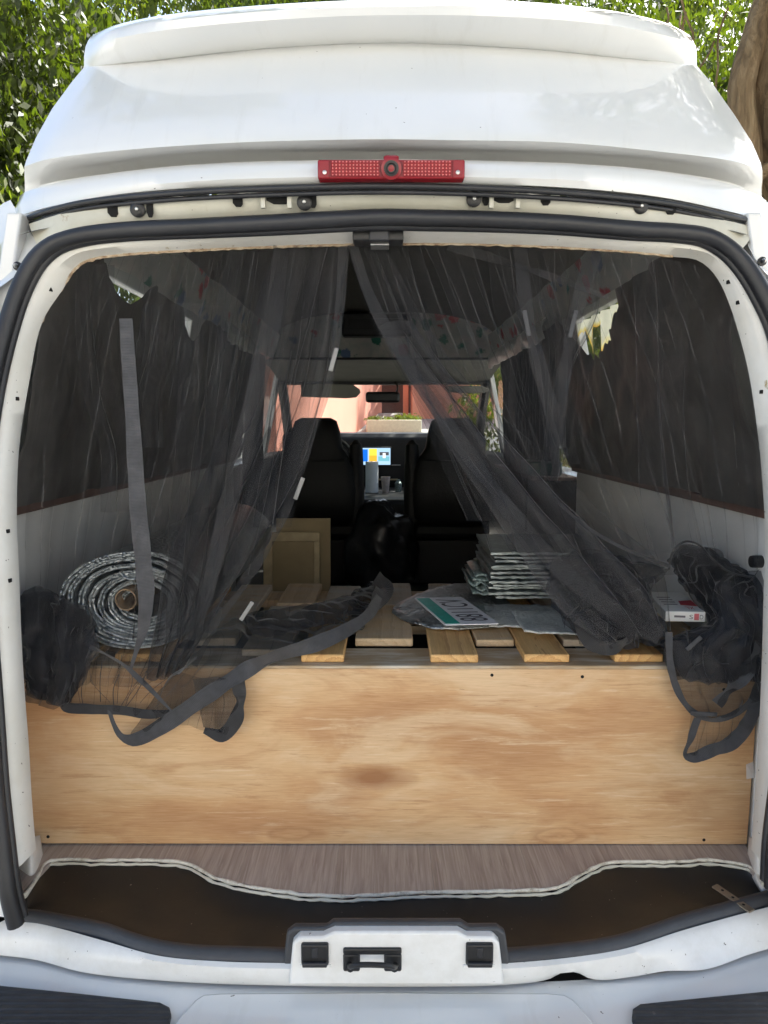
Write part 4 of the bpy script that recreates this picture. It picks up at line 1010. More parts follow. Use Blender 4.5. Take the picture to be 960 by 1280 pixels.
# silver sunshade with a rounded end, under the plate
ou = [(490,765),(494,757),(506,749),(530,739),(556,732),(580,729),(606,731),(622,740),(640,760),(634,776),(618,782),(590,784),(560,786),(530,782),(505,774)]
oc_ = [atz(u, v, ST_+.008) for u, v in ou]; oc_ = spline(oc_ + [oc_[0]], 60)[:-1]
cc_ = sum(oc_, Vector())/len(oc_)
V = [cc_ + Vector((0, 0, .008))]; F = []
for k_ in range(1, 9):
    for p in oc_:
        q = cc_.lerp(p, k_/8); q.z += .006*(1-k_/8) + .004*nz(q.x*30, q.y*30) ; V.append(q)
n = len(oc_)
for i in range(n): F.append((0, 1+i, 1+(i+1) % n))
for k_ in range(7):
    for i in range(n): a = 1+k_*n; F.append((a+i, a+n+i, a+n+(i+1) % n, a+(i+1) % n))
ss = tag(mesh('folded_sunshade', V, F, M['foil'], None, angle=180, solid=.004), 'silver sunshade with rounded end lying flat beneath the license plate', 'sunshade')
# license plate: green band along its top edge, dark figures
pc = [atz(u, v, ST_+.026) for u, v in ((556,782),(620,779),(577,747),(514,747))]   # front-band, front-plain, back-plain, back-band
ex = ((pc[1]-pc[0]) + (pc[2]-pc[3]))/2; ey = ((pc[3]-pc[0]) + (pc[2]-pc[1]))/2; p0 = pc[0]
plate = thing('license_plate', 'white license plate with green band lying on the silver sunshade', 'license plate', tuple((pc[0]+pc[2])/2))
t = NT('plate_white'); t.set(Base_Color=t.ramp(t.noise(t.coord(), 60, 4), [(.3, (.76, .76, .80)), (.7, (.84, .84, .87))]), Roughness=.35); M['plate_white'] = t.m
t = NT('plate_green'); t.set(Base_Color=t.ramp(t.noise(t.coord(), 60, 4), [(.3, (.0, .30, .23)), (.7, (.01, .40, .31))]), Roughness=.35); M['plate_green'] = t.m
simple('plate_ink', (.03, .025, .05), .4)
def pq(a, b, h): return p0 + ex*a + ey*b + Vector((0, 0, h))
mb = MB().prism([pq(.02, 0, 0), pq(.98, 0, 0), pq(1, .03, 0), pq(1, .97, 0), pq(.98, 1, 0), pq(.02, 1, 0), pq(0, .97, 0), pq(0, .03, 0)], (0, 0, .002))
mesh('plate_blank', mb.v, mb.f, M['plate_white'], plate, bevel=.0006, recalc=True)
mb = MB().prism([pq(.035, .03, .0021), pq(.30, .03, .0021), pq(.30, .97, .0021), pq(.035, .97, .0021)], (0, 0, .0004)); mesh('plate_band', mb.v, mb.f, M['plate_green'], plate, recalc=True)
def text(body, name, mat, parent, fn, size=1.0):
    cu = bpy.data.curves.new(name, 'FONT'); cu.body = body; cu.size = size; cu.align_x = 'LEFT'; cu.resolution_u = 3
    to = bpy.data.objects.new('tmp', cu); COL.objects.link(to)
    dg = bpy.context.evaluated_depsgraph_get(); dg.update()
    me = bpy.data.meshes.new_from_object(to.evaluated_get(dg))
    xs_ = [v.co.x for v in me.vertices]; ys_ = [v.co.y for v in me.vertices]
    x0, x1, y0, y1 = min(xs_), max(xs_), min(ys_), max(ys_)
    vs = [fn((v.co.x-x0)/(x1-x0), (v.co.y-y0)/(y1-y0)) for v in me.vertices]
    fs = [tuple(p.vertices) for p in me.polygons]
    bpy.data.objects.remove(to); bpy.data.curves.remove(cu); bpy.data.meshes.remove(me)
    return mesh(name, vs, fs, mat, parent, smooth=False)
text('8811CV', 'plate_lettering', M['plate_ink'], plate, lambda s_, t_: pq(.90 - t_*.52, .10 + s_*.80, .0026))
box_ = thing('small_box', 'thin white printed carton lying on bunched black netting', 'box', tuple(at(850, 765, .2)))
zb_ = 1.104
bc = [atz(832, 764, zb_), atz(882, 765, zb_), atz(846, 739, zb_), atz(808, 739.5, zb_)]
bc[2] = bc[1] + (bc[3]-bc[0])
mb = MB().prism([p - Vector((0, 0, .022)) for p in bc], (0, 0, .022)); mesh('carton', mb.v, mb.f, M['paper_white'], box_, bevel=.0012, recalc=True)
simple('ink_grey', (.16, .15, .17), .6); simple('ink_red', (.50, .05, .07), .6); simple('ink_pink', (.62, .16, .18), .6)
fx = (bc[1]-bc[0]); up_ = Vector((0, 0, .022))
nrm = Vector((fx.y, -fx.x, 0)).normalized()*.0006
def front(a, b): return bc[0] + fx*a - up_*(1-b) + nrm
def topf(a, b): return bc[0] + fx*a + (bc[3]-bc[0])*b + Vector((0, 0, .0008))
text('S', 'carton_lettering', M['ink_grey'], box_, lambda s_, t_: front(.60 + s_*.09, .28 + t_*.42))
text('D', 'carton_lettering', M['ink_grey'], box_, lambda s_, t_: front(.86 + s_*.09, .28 + t_*.42))
mesh('carton_badge', [front(.72, .18), front(.84, .18), front(.84, .82), front(.72, .82)], [(0, 1, 2, 3)], M['ink_pink'], box_, smooth=False)
mesh('carton_mark', [front(.22, .42), front(.50, .40), front(.50, .6), front(.22, .62)], [(0, 1, 2, 3)], M['ink_grey'], box_, smooth=False)
text('XL', 'carton_lettering', M['ink_red'], box_, lambda s_, t_: topf(.82 - s_*.22, .22 - t_*.12))
mesh('carton_panel', [topf(.55, .30), topf(.97, .25), topf(.97, .55), topf(.60, .50)], [(0, 1, 2, 3)], M['ink_red'], box_, smooth=False)
for i in range(4): mesh('carton_print_line', [topf(.12, .30+i*.12), topf(.48, .30+i*.12), topf(.48, .34+i*.12), topf(.12, .34+i*.12)], [(0, 1, 2, 3)], M['ink_grey'], box_, smooth=False)

# ------------------------------------------------------------------ boards and bag behind the bed
b1 = at(362, 650, 1.35); b2 = at(411, 722, 1.35)
Mt = Matrix.Translation((0, 1.36, .61)) @ Matrix.Rotation(R(-6), 4, 'X') @ Matrix.Translation((0, -1.36, -.61))
tag(box('cardboard_panel', M['cardboard_pale'], None, -.42, b2.x, 1.40, 1.412, .612, b1.z, .001, M=Mt), 'plain cardboard panel leaning upright behind the framed board', 'cardboard')
frm = thing('picture_frame', 'pale wooden picture frame with tan backing leaning on cardboard behind slats', 'picture frame', (-.34, 1.34, .61))
f1 = at(398, 668, 1.33)
x0, x1, z0, z1 = -.46, f1.x, .612, f1.z
for nm, a in (('frame_rail', (x0, x1, z1-.035, z1)), ('frame_rail', (x0, x1, z0, z0+.035)), ('frame_stile', (x0, x0+.035, z0+.035, z1-.035)), ('frame_stile', (x1-.022, x1, z0+.035, z1-.035))):
    box(nm, M['frame_wood'], frm, a[0], a[1], 1.335, 1.36, a[2], a[3], .002, M=Mt)
box('frame_backing', M['cardboard_pale'], frm, x0+.036, x1-.023, 1.345, 1.352, z0+.036, z1-.036, 0, M=Mt)
# black bag between the seats
def blobmesh(name, c, r, mat, seed, amp=.25, n=28, label=None, cat=None):
    V = []; F = []
    for i in range(n):
        ph = math.pi*i/(n-1)
        for j in range(n):
            a = 2*math.pi*j/n
            d = Vector((math.sin(ph)*math.cos(a), math.sin(ph)*math.sin(a), math.cos(ph)))
            k = 1 + amp*nz(d.x*1.8+seed, d.y*1.8, d.z*1.8) + amp*.5*abs(nz(d.x*5, d.y*5+seed, d.z*3))
            q = Vector((d.x*r[0]*k, d.y*r[1]*k, d.z*r[2]*k)) + Vector(c)
            q.z = max(q.z, .607); V.append(q)
    F = [(i*n+j, i*n+(j+1) % n, (i+1)*n+(j+1) % n, (i+1)*n+j) for i in range(n-1) for j in range(n)]
    return tag(mesh(name, V, F, mat, None, angle=180), label, cat)
blobmesh('plastic_bag', (-.02, 2.3, .84), (.17, .18, .245), M['bag_film'], 4.2, .3, 36, 'shiny black plastic bag slumped between the two front seats', 'bag')
# towel roll, cup, screen on the dash
p = at(465, 615, 3.55); q = at(464, 577, 3.55)
tr_ = MB().lathe((p.x, 3.55, 1.041), (0, 0, 1), [(.040, 0), (.043, .004), (.043, q.z-1.041), (.016, q.z-1.041), (.016, q.z-1.10)], 24).build('paper_towel_roll', M['paper_white'])
tag(tr_, 'upright white paper towel roll on the centre console below the screen', 'towel roll')
p = at(482, 615, 3.55)
tag(MB().lathe((p.x, 3.56, 1.041), (0, 0, 1), [(.022, 0), (.030, .10), (.032, .10), (.032, .106), (.028, .106), (.027, .095)], 20).build('paper_cup', M['cup_paper']), 'paper cup standing beside the white towel roll on the console', 'cup')
p = at(498, 613, 3.55)
tag(MB().lathe((p.x, 3.60, 1.041), (0, 0, 1), [(.020, 0), (.024, .03), (.024, .06), (.012, .075), (.012, .085)], 18).build('plastic_tub', M['foil_edge']), 'small pale plastic tub beside the paper cup on the console', 'tub')
a = at(448, 560, 3.93); b = at(488, 581, 3.93)
scr = thing('tablet', 'lit tablet screen with blue and orange tiles mounted on the dashboard', 'tablet', (a.x, 3.93, b.z))
box('tablet_body', M['black_plastic'], scr, a.x-.008, b.x+.008, 3.932, 3.962, b.z-.008, a.z+.008, .005)
def glow(name, col, st):
    t = NT(name); e = t.n('ShaderNodeEmission'); e.inputs[0].default_value = (*col, 1); e.inputs[1].default_value = st; t.l(e.outputs[0], t.out.inputs[0]); M[name] = t.m
glow('scr_bg', (.50, .72, .95), .38); glow('scr_blue', (.02, .20, .90), .35); glow('scr_orange', (.95, .50, .05), .40); glow('scr_yellow', (.95, .72, .08), .42); glow('scr_dark', (.12, .12, .13), .3); glow('scr_white', (.95, .95, .95), .42); glow('scr_teal', (.25, .60, .70), .35)
def tile(m_, x0, x1, z0, z1, yy=3.9305):
    W_, H_ = b.x-a.x, a.z-b.z
    mesh('screen_tile' if m_ != 'scr_bg' else 'screen', [(a.x+W_*x0, yy, b.z+H_*z0), (a.x+W_*x1, yy, b.z+H_*z0), (a.x+W_*x1, yy, b.z+H_*z1), (a.x+W_*x0, yy, b.z+H_*z1)], [(0, 1, 2, 3)], M[m_], scr, smooth=False)
tile('scr_bg', 0, 1, 0, 1, 3.9315)
tile('scr_blue', .04, .29, .2, .92); tile('scr_yellow', .33, .58, .55, .96); tile('scr_orange', .33, .58, .18, .55); tile('scr_teal', .62, .97, .22, .5); tile('scr_dark', .66, .95, .56, .76); tile('scr_white', .76, .85, .4, .70, 3.9298)

# ------------------------------------------------------------------ blackout covers, side pelmets, curtains
def jag(y, base, depth, seed):
    return base - depth*max(0, nz(y*4.1, seed)*1.6) - .02*abs(nz(y*30, seed)) - .015*abs(nz(y*90, seed+2))
def cover(s, y0, y1, topf_, label, seed):
    ny, nz_ = 110, 26; V = []
    for i in range(ny):
        y = y0 + (y1-y0)*i/(ny-1); zt_ = topf_(y)
        for j in range(nz_):
            t_ = j/(nz_-1); z = 1.33 + (zt_-1.33)*t_
            x = .752 - (z-1.33)*.20 - .030*nz(y*3.2+seed, z*4.5) - .022*abs(nz(y*6+z*5, z*7-y*2+seed)) - .005*abs(nz(y*13, z*11+seed)) - .01*math.sin(math.pi*t_)
            V.append((s*x, y, z))
    F = [(i*nz_+j, (i+1)*nz_+j, (i+1)*nz_+j+1, i*nz_+j+1) for i in range(ny-1) for j in range(nz_-1)]
    return tag(mesh('blackout_cover', V, F, M['blackout'], None, angle=180), label, 'window cover')
def top_r(y):
    z = 1.875
    if .70 < y < 1.28:
        k = math.sin(math.pi*(y-.70)/.58); z -= .15*k + .05*abs(nz(y*17, 2)) + .035*abs(nz(y*60, 5))
    return z
def top_l(y):
    z = 1.875
    if .36 < y < .66: z -= .07*math.sin(math.pi*(y-.36)/.3) + .02*abs(nz(y*60, 15))
    if 1.0 < y < 1.34: z -= .09*math.sin(math.pi*(y-1.0)/.34) + .03*abs(nz(y*60, 25))
    return z
cover(1, .05, 1.62, top_r, 'dark grey blackout cover sagging below a glowing yellow window gap', 3)
cover(-1, .05, 2.40, top_l, 'dark grey blackout cover above the lining behind the foil roll', 8)
yc = []  # sheet added where sunlight breaks through above the cover, its glow in the colour
for i in range(40):
    y = .66 + .66*i/39
    for j in range(8):
        t_ = j/7; z = 1.858 - t_*(.03 + .20*max(0, math.sin((y-.66)*4.76))*max(0, nz(y*11, 6.3)+.12)**.7 + .05*abs(nz(y*45, 4)))
        yc.append((.722 - (1.0-t_)*0 - (z-1.5)*.06 + .008*math.sin(y*60), y, z))
tag(mesh('gap_glow', yc, [(i*8+j, (i+1)*8+j, (i+1)*8+j+1, i*8+j+1) for i in range(39) for j in range(7)], M['gap_sunlight'], None, angle=180, uv=[(i/39, j/7) for i in range(40) for j in range(8)]), 'ragged translucent yellow sheet coloured as sunlight in the upper side window gap', 'glow_sheet')
for s, lab in ((1, 'floral cloth pelmet along the roof edge above the yellow gap'), (-1, 'floral cloth pelmet along the roof edge above the foil roll')):
    r_ = []
    for x, z in ((.63, 1.865), (.612, 1.90), (.60, 1.95), (.585, 1.992)):
        r_.append([Vector((s*(x + .008*nz(y*5, z*9) + .004*math.sin(y*22)), y, z + .006*nz(y*4, 6))) for y in [.20 + .096*k for k in range(29)]])
    tag(loft('side_pelmet', r_, M['floral'], None, n=90, angle=60), lab, 'pelmet', None)
# crinkled foil strip under the pelmet towards the cab
def foil_strip(s, y0, y1, label):
    V = []; N = 60
    for i in range(N):
        y = y0 + (y1-y0)*i/(N-1)
        for j in range(8):
            t_ = j/7; z = 1.90 - t_*(.085 + .02*nz(y*8, s*3)); x = .612 - .02*math.sin(t_*2.6) + .012*nz(y*16, z*22, s) + .006*nz(y*50, z*50)
            V.append((s*x, y, z))
    return tag(mesh('foil_strip', V, [(i*8+j, (i+1)*8+j, (i+1)*8+j+1, i*8+j+1) for i in range(N-1) for j in range(7)], M['foil_flat'], None, angle=25, solid=.003), label, 'foil strip')
foil_strip(1, 1.45, 2.85, 'crinkled silver foil strip hung below the pelmet beside the dark curtains')
foil_strip(-1, 1.5, 2.1, 'crinkled silver foil strip hung below the pelmet above the cardboard')
# hanging foil scrap
p1 = at(664, 428, 1.9)
# dark side curtains by the sliding door and behind the driver
def curtain(s, y0, y1, ztop, zbot, label, seed, pinch=0.0):
    N = 90; m = 24; V = []
    for i in range(N):
        u_ = i/(N-1)
        for j in range(m):
            t_ = j/(m-1); z = ztop + (zbot-ztop)*t_
            yy = y0 + (y1-y0)*u_; mid = (y0+y1)/2
            yy = mid + (yy-mid)*(1 - pinch*math.sin(math.pi*min(1, t_*1.1))**2)
            x = .70 - .02*(1-t_) + .03*math.sin(2*math.pi*(9*u_ + .3*nz(t_*2, seed))) + .01*nz(u_*20, t_*5, seed)
            if s < 0: x = x
            V.append((s*x, yy, z))
    return tag(mesh('side_curtain', V, [(i*m+j, (i+1)*m+j, (i+1)*m+j+1, i*m+j+1) for i in range(N-1) for j in range(m-1)], M['curtain_dark'], None, angle=180), label, 'curtain')
curtain(1, 1.62, 2.35, 1.87, 1.26, 'dark pleated curtain covering the side door behind the passenger seat', 1)
curtain(1, 2.52, 2.78, 1.86, 1.28, 'narrow dark curtain gathered beside the passenger door window', 5, .35)
curtain(-1, 2.36, 2.75, 1.87, 1.0, 'dark curtain gathered beside the driver door window', 9, .3)
g1 = at(706, 612, 1.75)
tag(box('storage_bin', M['green_plastic'], None, .60, .74, 1.66, 1.86, 1.286, 1.345, .01), 'small dark green plastic bin on the sill below the side curtain', 'bin')
box_sill = box('door_sill_shelf', M['trim_brown'], van, .60, .79, 1.60, 2.6, 1.27, 1.285, .003)

# ------------------------------------------------------------------ mosquito nets
nl = thing('mosquito_net', 'sheer black mosquito net hanging over the foil roll with its hem tumbling down the plywood', 'net', tuple(at(120, 860, .04)), 'paired mosquito nets')
y5 = .055
rowsL = [
  [(95,334,.046),(140,320,.047),(250,311,.047),(350,307,.047),(434,305,.047)],
  [(52,402,.052),(150,400,.062),(250,398,.062),(345,398,.065),(426,398,.06)],
  [(31,500,.055),(140,500,.07),(240,498,.07),(330,495,.08),(409,490,.07)],
  [(20,600,.055),(115,602,.06),(205,602,.06),(295,600,.09),(373,598,.09)],
  [(20,690,.053),(95,700,.052),(170,704,.055),(250,700,.075),(320,690,.095)],
  [(22,770,.050),(75,785,.046),(135,790,.048),(205,790,.052),(268,770,.07)],
  [(28,855,.040),(70,856,.036),(120,856,.036),(172,856,.036),(222,842,.038)],
]
fold_l = [(7.0, .013, .006, .1, .10), (13, .006, .004, .6, .3)]
cloth('net_sheet', rowsL, M['net'], nl, 170, 110, fold_l, .004, 9, 1)
# second, gathered layer towards the free edge
cloth('net_fold', [[(345,306,.05),(395,305.5,.05),(434,305,.05)], [(318,400,.075),(380,398,.08),(425,398,.07)], [(300,500,.085),(360,494,.095),(408,490,.08)], [(250,610,.085),(320,602,.10),(372,598,.10)], [(215,700,.07),(270,695,.09),(318,690,.105)], [(195,780,.054),(235,776,.062),(270,768,.08)], [(185,850,.038),(205,848,.038),(225,840,.04)]], M['net_thick'], nl, 80, 90, [(4, .014, .008, .3, .05)], .005, 9, 3)
cloth('net_fold', [[(180,380,.065),(240,378,.07),(290,380,.06)], [(170,480,.075),(230,480,.08),(290,480,.07)], [(168,600,.07),(215,600,.085),(260,605,.08)], [(170,700,.055),(200,700,.062),(235,700,.062)], [(165,800,.046),(185,800,.05),(215,800,.05)]], M['net'], nl, 60, 60, [(3, .010, .008, .2, .0)], .005, 8, 6)
def pleats(parent, lst, seed):
    rp_ = random.Random(seed)
    for (ut, ub, vt, vb, wt, wb) in lst:
        rows = []
        for k in range(5):
            t_ = k/4; u = ut + (ub-ut)*t_ + rp_.uniform(-8, 8)*(0 < k < 4); v = vt + (vb-vt)*t_; w = wt + (wb-wt)*t_
            Y = .048 + .028*math.sin(math.pi*t_) + rp_.uniform(-.004, .012)*(0 < k < 4)
            rows.append([(u-w/2, v, Y), (u-w*.2, v, Y-.012), (u+w*.15, v, Y+.012), (u+w/2, v, Y)])
        cloth('net_pleat', rows, M['net_pleat'], parent, 34, 60, [(1.6, .012, .010, rp_.random(), 0)], .004, 8, seed + ut*.1)
pleats(nl, [(205, 190, 318, 560, 60, 40), (270, 225, 315, 800, 70, 34), (310, 240, 314, 800, 60, 30), (385, 300, 308, 720, 50, 46), (410, 340, 307, 660, 34, 40), (120, 150, 330, 640, 46, 40), (330, 255, 310, 790, 40, 26)], 5)
# webbing bands of the left net
ribbon('webbing', [(157,398,.035),(162,470,.034),(168,560,.033),(173,640,.033),(179,700,.032),(183,745,.03),(179,785,.03),(170,815,.032),(163,838,.034)], [.024,.026,.029,.032,.034,.032,.022,.012,.007], M['webbing_pale'], nl, 70, seed=1)
ribbon('webbing', [(352,308,.045),(342,390,.04),(322,480,.04),(300,570,.045),(278,660,.05),(258,740,.045),(240,800,.04)], [.036,.034,.036,.036,.034,.03,.022], M['net_band'], nl, 60, seed=2)
ribbon('webbing', [(430,305,.04),(424,390,.05),(410,480,.06),(388,548,.075),(366,618,.085),(330,690,.095),(296,740,.09),(262,785,.07),(238,830,.036)], [.022,.018,.016,.016,.018,.02,.022,.026,.03], M['net_band'], nl, 80, seed=3)
for (u0, v0, u1, v1, Y) in ((421,435,413,464,.045), (379,597,369,624,.072), (316,752,301,775,.075)):
    a_, b_ = at(u0, v0, Y), at(u1, v1, Y); d_ = (b_-a_).normalized(); sd_ = d_.cross(Vector((0, 1, 0))).normalized()*.0042
    MB().prism([a_-sd_, a_+sd_, b_+sd_, b_-sd_], (0, -.003, 0)).build('magnet_strip', M['magnet'], nl, bevel=.0008, recalc=True)
# the skirt lying over the slats, hem running down in front of the plywood
cloth('net_skirt', [
  [Z(222,838,1.045),Z(268,790,1.075),Z(320,766,1.072),Z(375,756,1.07),Z(430,744,1.065),Z(472,724,1.060)],
  [(205,862,.036),Z(270,806,1.06),Z(325,780,1.058),Z(380,768,1.055),Z(435,755,1.052),Z(476,736,1.05)],
  [(185,890,.036),(265,838,.046),Z(330,800,1.05),Z(390,784,1.045),Z(438,770,1.042),Z(474,752,1.042)],
  [(165,922,.034),(255,874,.036),(332,830,.044),Z(400,806,1.036),Z(440,790,1.036),Z(466,770,1.036)]], M['net_skirt'], nl, 110, 44, [(5, .004, .006, .4, 0)], .006, 16, 4, crush=.010)
cloth('net_skirt', [
  [Z(300,772,1.08),Z(360,762,1.08),Z(420,748,1.075),Z(470,722,1.066)],
  [Z(310,784,1.075),Z(370,772,1.075),Z(430,760,1.07),Z(476,742,1.06)],
  [Z(330,796,1.058),Z(385,784,1.058),Z(440,772,1.052),Z(470,760,1.048)]], M['net_thick'], nl, 80, 30, [(3, .004, .006, .1, 0)], .007, 18, 14, crush=.016)
ribbon('webbing', [(135,884,.026),(142,905,.024),(152,921,.024),(166,925,.024),(200,909,.026),(255,872,.028),(330,826,.036),(400,803,.07),(440,784,.14),(464,764,.24),(474,745,.33)], [.008,.008,.012,.026,.034,.034,.034,.033,.032,.030,.028], M['webbing'], nl, 110, seed=5)
ribbon('webbing', [(470,722,.50),(480,735,.44),(470,752,.36),(458,766,.27)], [.04,.05,.05,.04], M['webbing_dark'], nl, 40, seed=15)
ribbon('webbing', [(72,873,.03),(82,883,.027),(110,886,.026),(150,888,.027),(190,893,.03),(212,890,.034)], [.006,.020,.021,.020,.018,.010], M['webbing_dark'], nl, 50, seed=6)
# thin skirt hanging before the plywood
cloth('net_skirt', [
  [(82,806,.046),(120,812,.044),(160,818,.044),(205,830,.042),(245,846,.04),(290,850,.038)],
  [(80,842,.036),(120,845,.032),(165,850,.034),(210,862,.034),(250,872,.034),(294,878,.034)],
  [(78,876,.032),(120,884,.030),(165,893,.032),(210,903,.032),(255,912,.032),(286,916,.032)]], M['net_fine'], nl, 90, 40, [(8, .005, .003, .1, 0)], .004, 14, 7)
ribbon('webbing', [(298,852,.03),(300,880,.028),(292,905,.028),(277,919,.028),(255,913,.030)], [.026,.028,.03,.028,.012], M['webbing_dark'], nl, 40, seed=8)
cloth('net_skirt', [[(240,850,.036),(270,846,.036),(298,852,.034)], [(246,880,.036),(272,880,.034),(296,880,.032)], [(254,910,.036),(272,914,.034),(284,916,.032)]], M['net_thick'], nl, 30, 30, [(2, .004, .003, .1, 0)], .004, 18, 9)
# dark bunch at the foot of the left pillar
for k_, (sd_, dy) in enumerate(((21, 0), (22, .012), (23, .026), (24, -.008))):
    cloth('net_bunch', [
      [(22,752,.075+dy),(50,738,.085+dy),(85,748,.09+dy),(118,768,.085+dy)],
      [(22,790,.055+dy),(52,785,.052+dy),(90,790,.055+dy),(122,800,.06+dy)],
      [(26,830,.042+dy*.6),(55,828,.034+dy*.6),(90,822,.036+dy*.6),(118,818,.042+dy*.6)],
      [(36,868,.044+dy*.3),(60,874,.036+dy*.3),(82,876,.036+dy*.3),(92,868,.040+dy*.3)]], M['net_dark' if k_ == 1 else 'net_thick'], nl, 54, 54, [(2.5, .008, .006, .1*k_, 0)], .020, 11, sd_, crush=.018)
# wrinkled cords running through the bunches
def cords(parent, n, u0, u1, v0, v1, Y0, Y1, seed):
    rc = random.Random(seed)
    for i in range(n):
        u, v = rc.uniform(u0, u1), rc.uniform(v0, v1); a = rc.uniform(0, 6.28); L = rc.uniform(25, 60)
        P = []
        for k in range(5):
            P.append(at(max(u0-4, min(u1+4, u + L*(k/4-.5)*math.cos(a) + rc.uniform(-7, 7))), max(v0-6, min(v1+6, v + L*(k/4-.5)*math.sin(a) + rc.uniform(-7, 7))), Y0 + (Y1-Y0)*(v-v0)/(v1-v0) + rc.uniform(-.006, .004)))
        MB().tube(spline(P, 18), [.0004 + rc.uniform(.0006, .0014)*math.sin(math.pi*k/17) for k in range(18)], 5).build('net_cord', M['webbing_dark'], parent)
cords(nl, 7, 30, 115, 750, 865, .060, .030, 1)
# thin thread wrinkles radiating in the skirt
for i in range(13):
    u0 = 92 + i*13 + random.uniform(-7, 7); a_ = at(u0, 826 + random.uniform(-14, 22), .034); b_ = at(150 + (i-6)*random.uniform(2, 9), 884 + random.uniform(-8, 8), .029)
    mid_ = a_.lerp(b_, .5) + Vector((random.uniform(-.016, .016), -.002, random.uniform(-.006, .006)))
    MB().tube(spline([a_, mid_, b_], 10), random.uniform(.0004, .0009), 5).build('net_cord', M['webbing_dark'], nl)
q = resample([(140,815,.03),(165,838,.028),(190,862,.028),(215,888,.03)], 30)
ribbon('webbing', [(112,808,.032),(150,828,.03),(182,856,.028),(216,890,.03)], [.010,.012,.010,.006], M['webbing'], nl, 40, seed=11)

nr = thing('mosquito_net', 'sheer black mosquito net pulled aside in a long diagonal over the tall foil stack', 'net', tuple(at(880, 860, .04)), 'paired mosquito nets')
rowsR = [
  [(436,305,.046),(540,306,.047),(660,309,.047),(780,316,.047),(890,334,.046)],
  [(470,400,.055),(575,400,.062),(690,400,.062),(800,400,.06),(922,402,.052)],
  [(520,490,.06),(625,490,.065),(730,492,.07),(840,495,.065),(945,500,.054)],
  [(575,580,.065),(670,585,.07),(770,590,.075),(860,594,.07),(955,600,.055)],
  [(632,670,.07),(715,670,.075),(800,666,.085),(878,660,.08),(958,664,.055)],
  [(700,760,.06),(765,745,.065),(825,722,.10),(880,708,.09),(957,716,.055)],
]
cloth('net_sheet', rowsR, M['net'], nr, 170, 100, [(6.0, .012, .005, .3, .1), (11, .005, .003, .1, .3)], .004, 9, 31)
# gathered layers along the free diagonal edge
cloth('net_fold', [[(436,305,.042),(455,305,.043),(480,306,.044)], [(468,400,.05),(500,396,.055),(530,395,.05)], [(518,490,.05),(560,478,.06),(596,486,.055)], [(573,580,.052),(640,556,.07),(690,572,.06)], [(630,670,.052),(700,640,.075),(764,650,.06)], [(700,765,.045),(770,715,.06),(830,712,.055)], [(755,806,.040),(800,790,.042),(838,790,.045)]], M['net'], nr, 70, 100, [(3, .012, .008, .3, .05)], .005, 9, 33)
cloth('net_fold', [[(470,410,.045),(492,402,.05),(515,400,.045)], [(520,495,.045),(560,485,.055),(585,492,.05)], [(575,584,.046),(625,570,.06),(665,580,.05)], [(633,674,.046),(690,655,.06),(740,665,.05)], [(705,768,.04),(760,735,.05),(810,738,.048)], [(758,806,.038),(795,795,.040),(834,795,.042)]], M['net_thick'], nr, 60, 90, [(2.5, .010, .008, .7, .0)], .005, 10, 35)
pleats(nr, [(500, 640, 308, 690, 44, 60), (560, 720, 309, 700, 60, 50), (640, 700, 311, 580, 60, 34), (745, 690, 316, 600, 64, 34), (820, 850, 322, 690, 60, 60), (470, 610, 307, 650, 34, 50), (690, 700, 312, 560, 40, 30)], 9)
ribbon('webbing', [(440,305,.036),(462,370,.036),(500,440,.034),(545,510,.034),(598,585,.034),(650,655,.034),(705,715,.032),(765,762,.03),(826,796,.028)], [.018,.022,.026,.030,.032,.034,.034,.034,.034], M['net_band'], nr, 100, seed=41)
ribbon('webbing', [(650,309,.05),(658,385,.045),(672,450,.045),(692,520,.05),(708,572,.055)], [.034,.026,.03,.03,.016], M['net_band'], nr, 60, seed=42)
ribbon('webbing', [(742,313,.05),(722,385,.045),(708,450,.05),(697,520,.055),(692,566,.06)], [.036,.028,.03,.028,.016], M['net_band'], nr, 60, seed=43)
ribbon('webbing', [(560,306,.05),(640,330,.05),(700,350,.05),(760,372,.05)], [.02,.018,.014,.008], M['net_band'], nr, 40, seed=44)
for (u0, v0, u1, v1, Y) in ((655,388,661,420,.038), (720,388,712,422,.038), (876,796,858,812,.022), (863,891,896,893,.015)):
    a_, b_ = at(u0, v0, Y), at(u1, v1, Y); d_ = (b_-a_).normalized(); sd_ = d_.cross(Vector((0, 1, 0))).normalized()*.0042
    MB().prism([a_-sd_, a_+sd_, b_+sd_, b_-sd_], (0, -.003, 0)).build('magnet_strip', M['webbing'], nr, bevel=.0008, recalc=True)
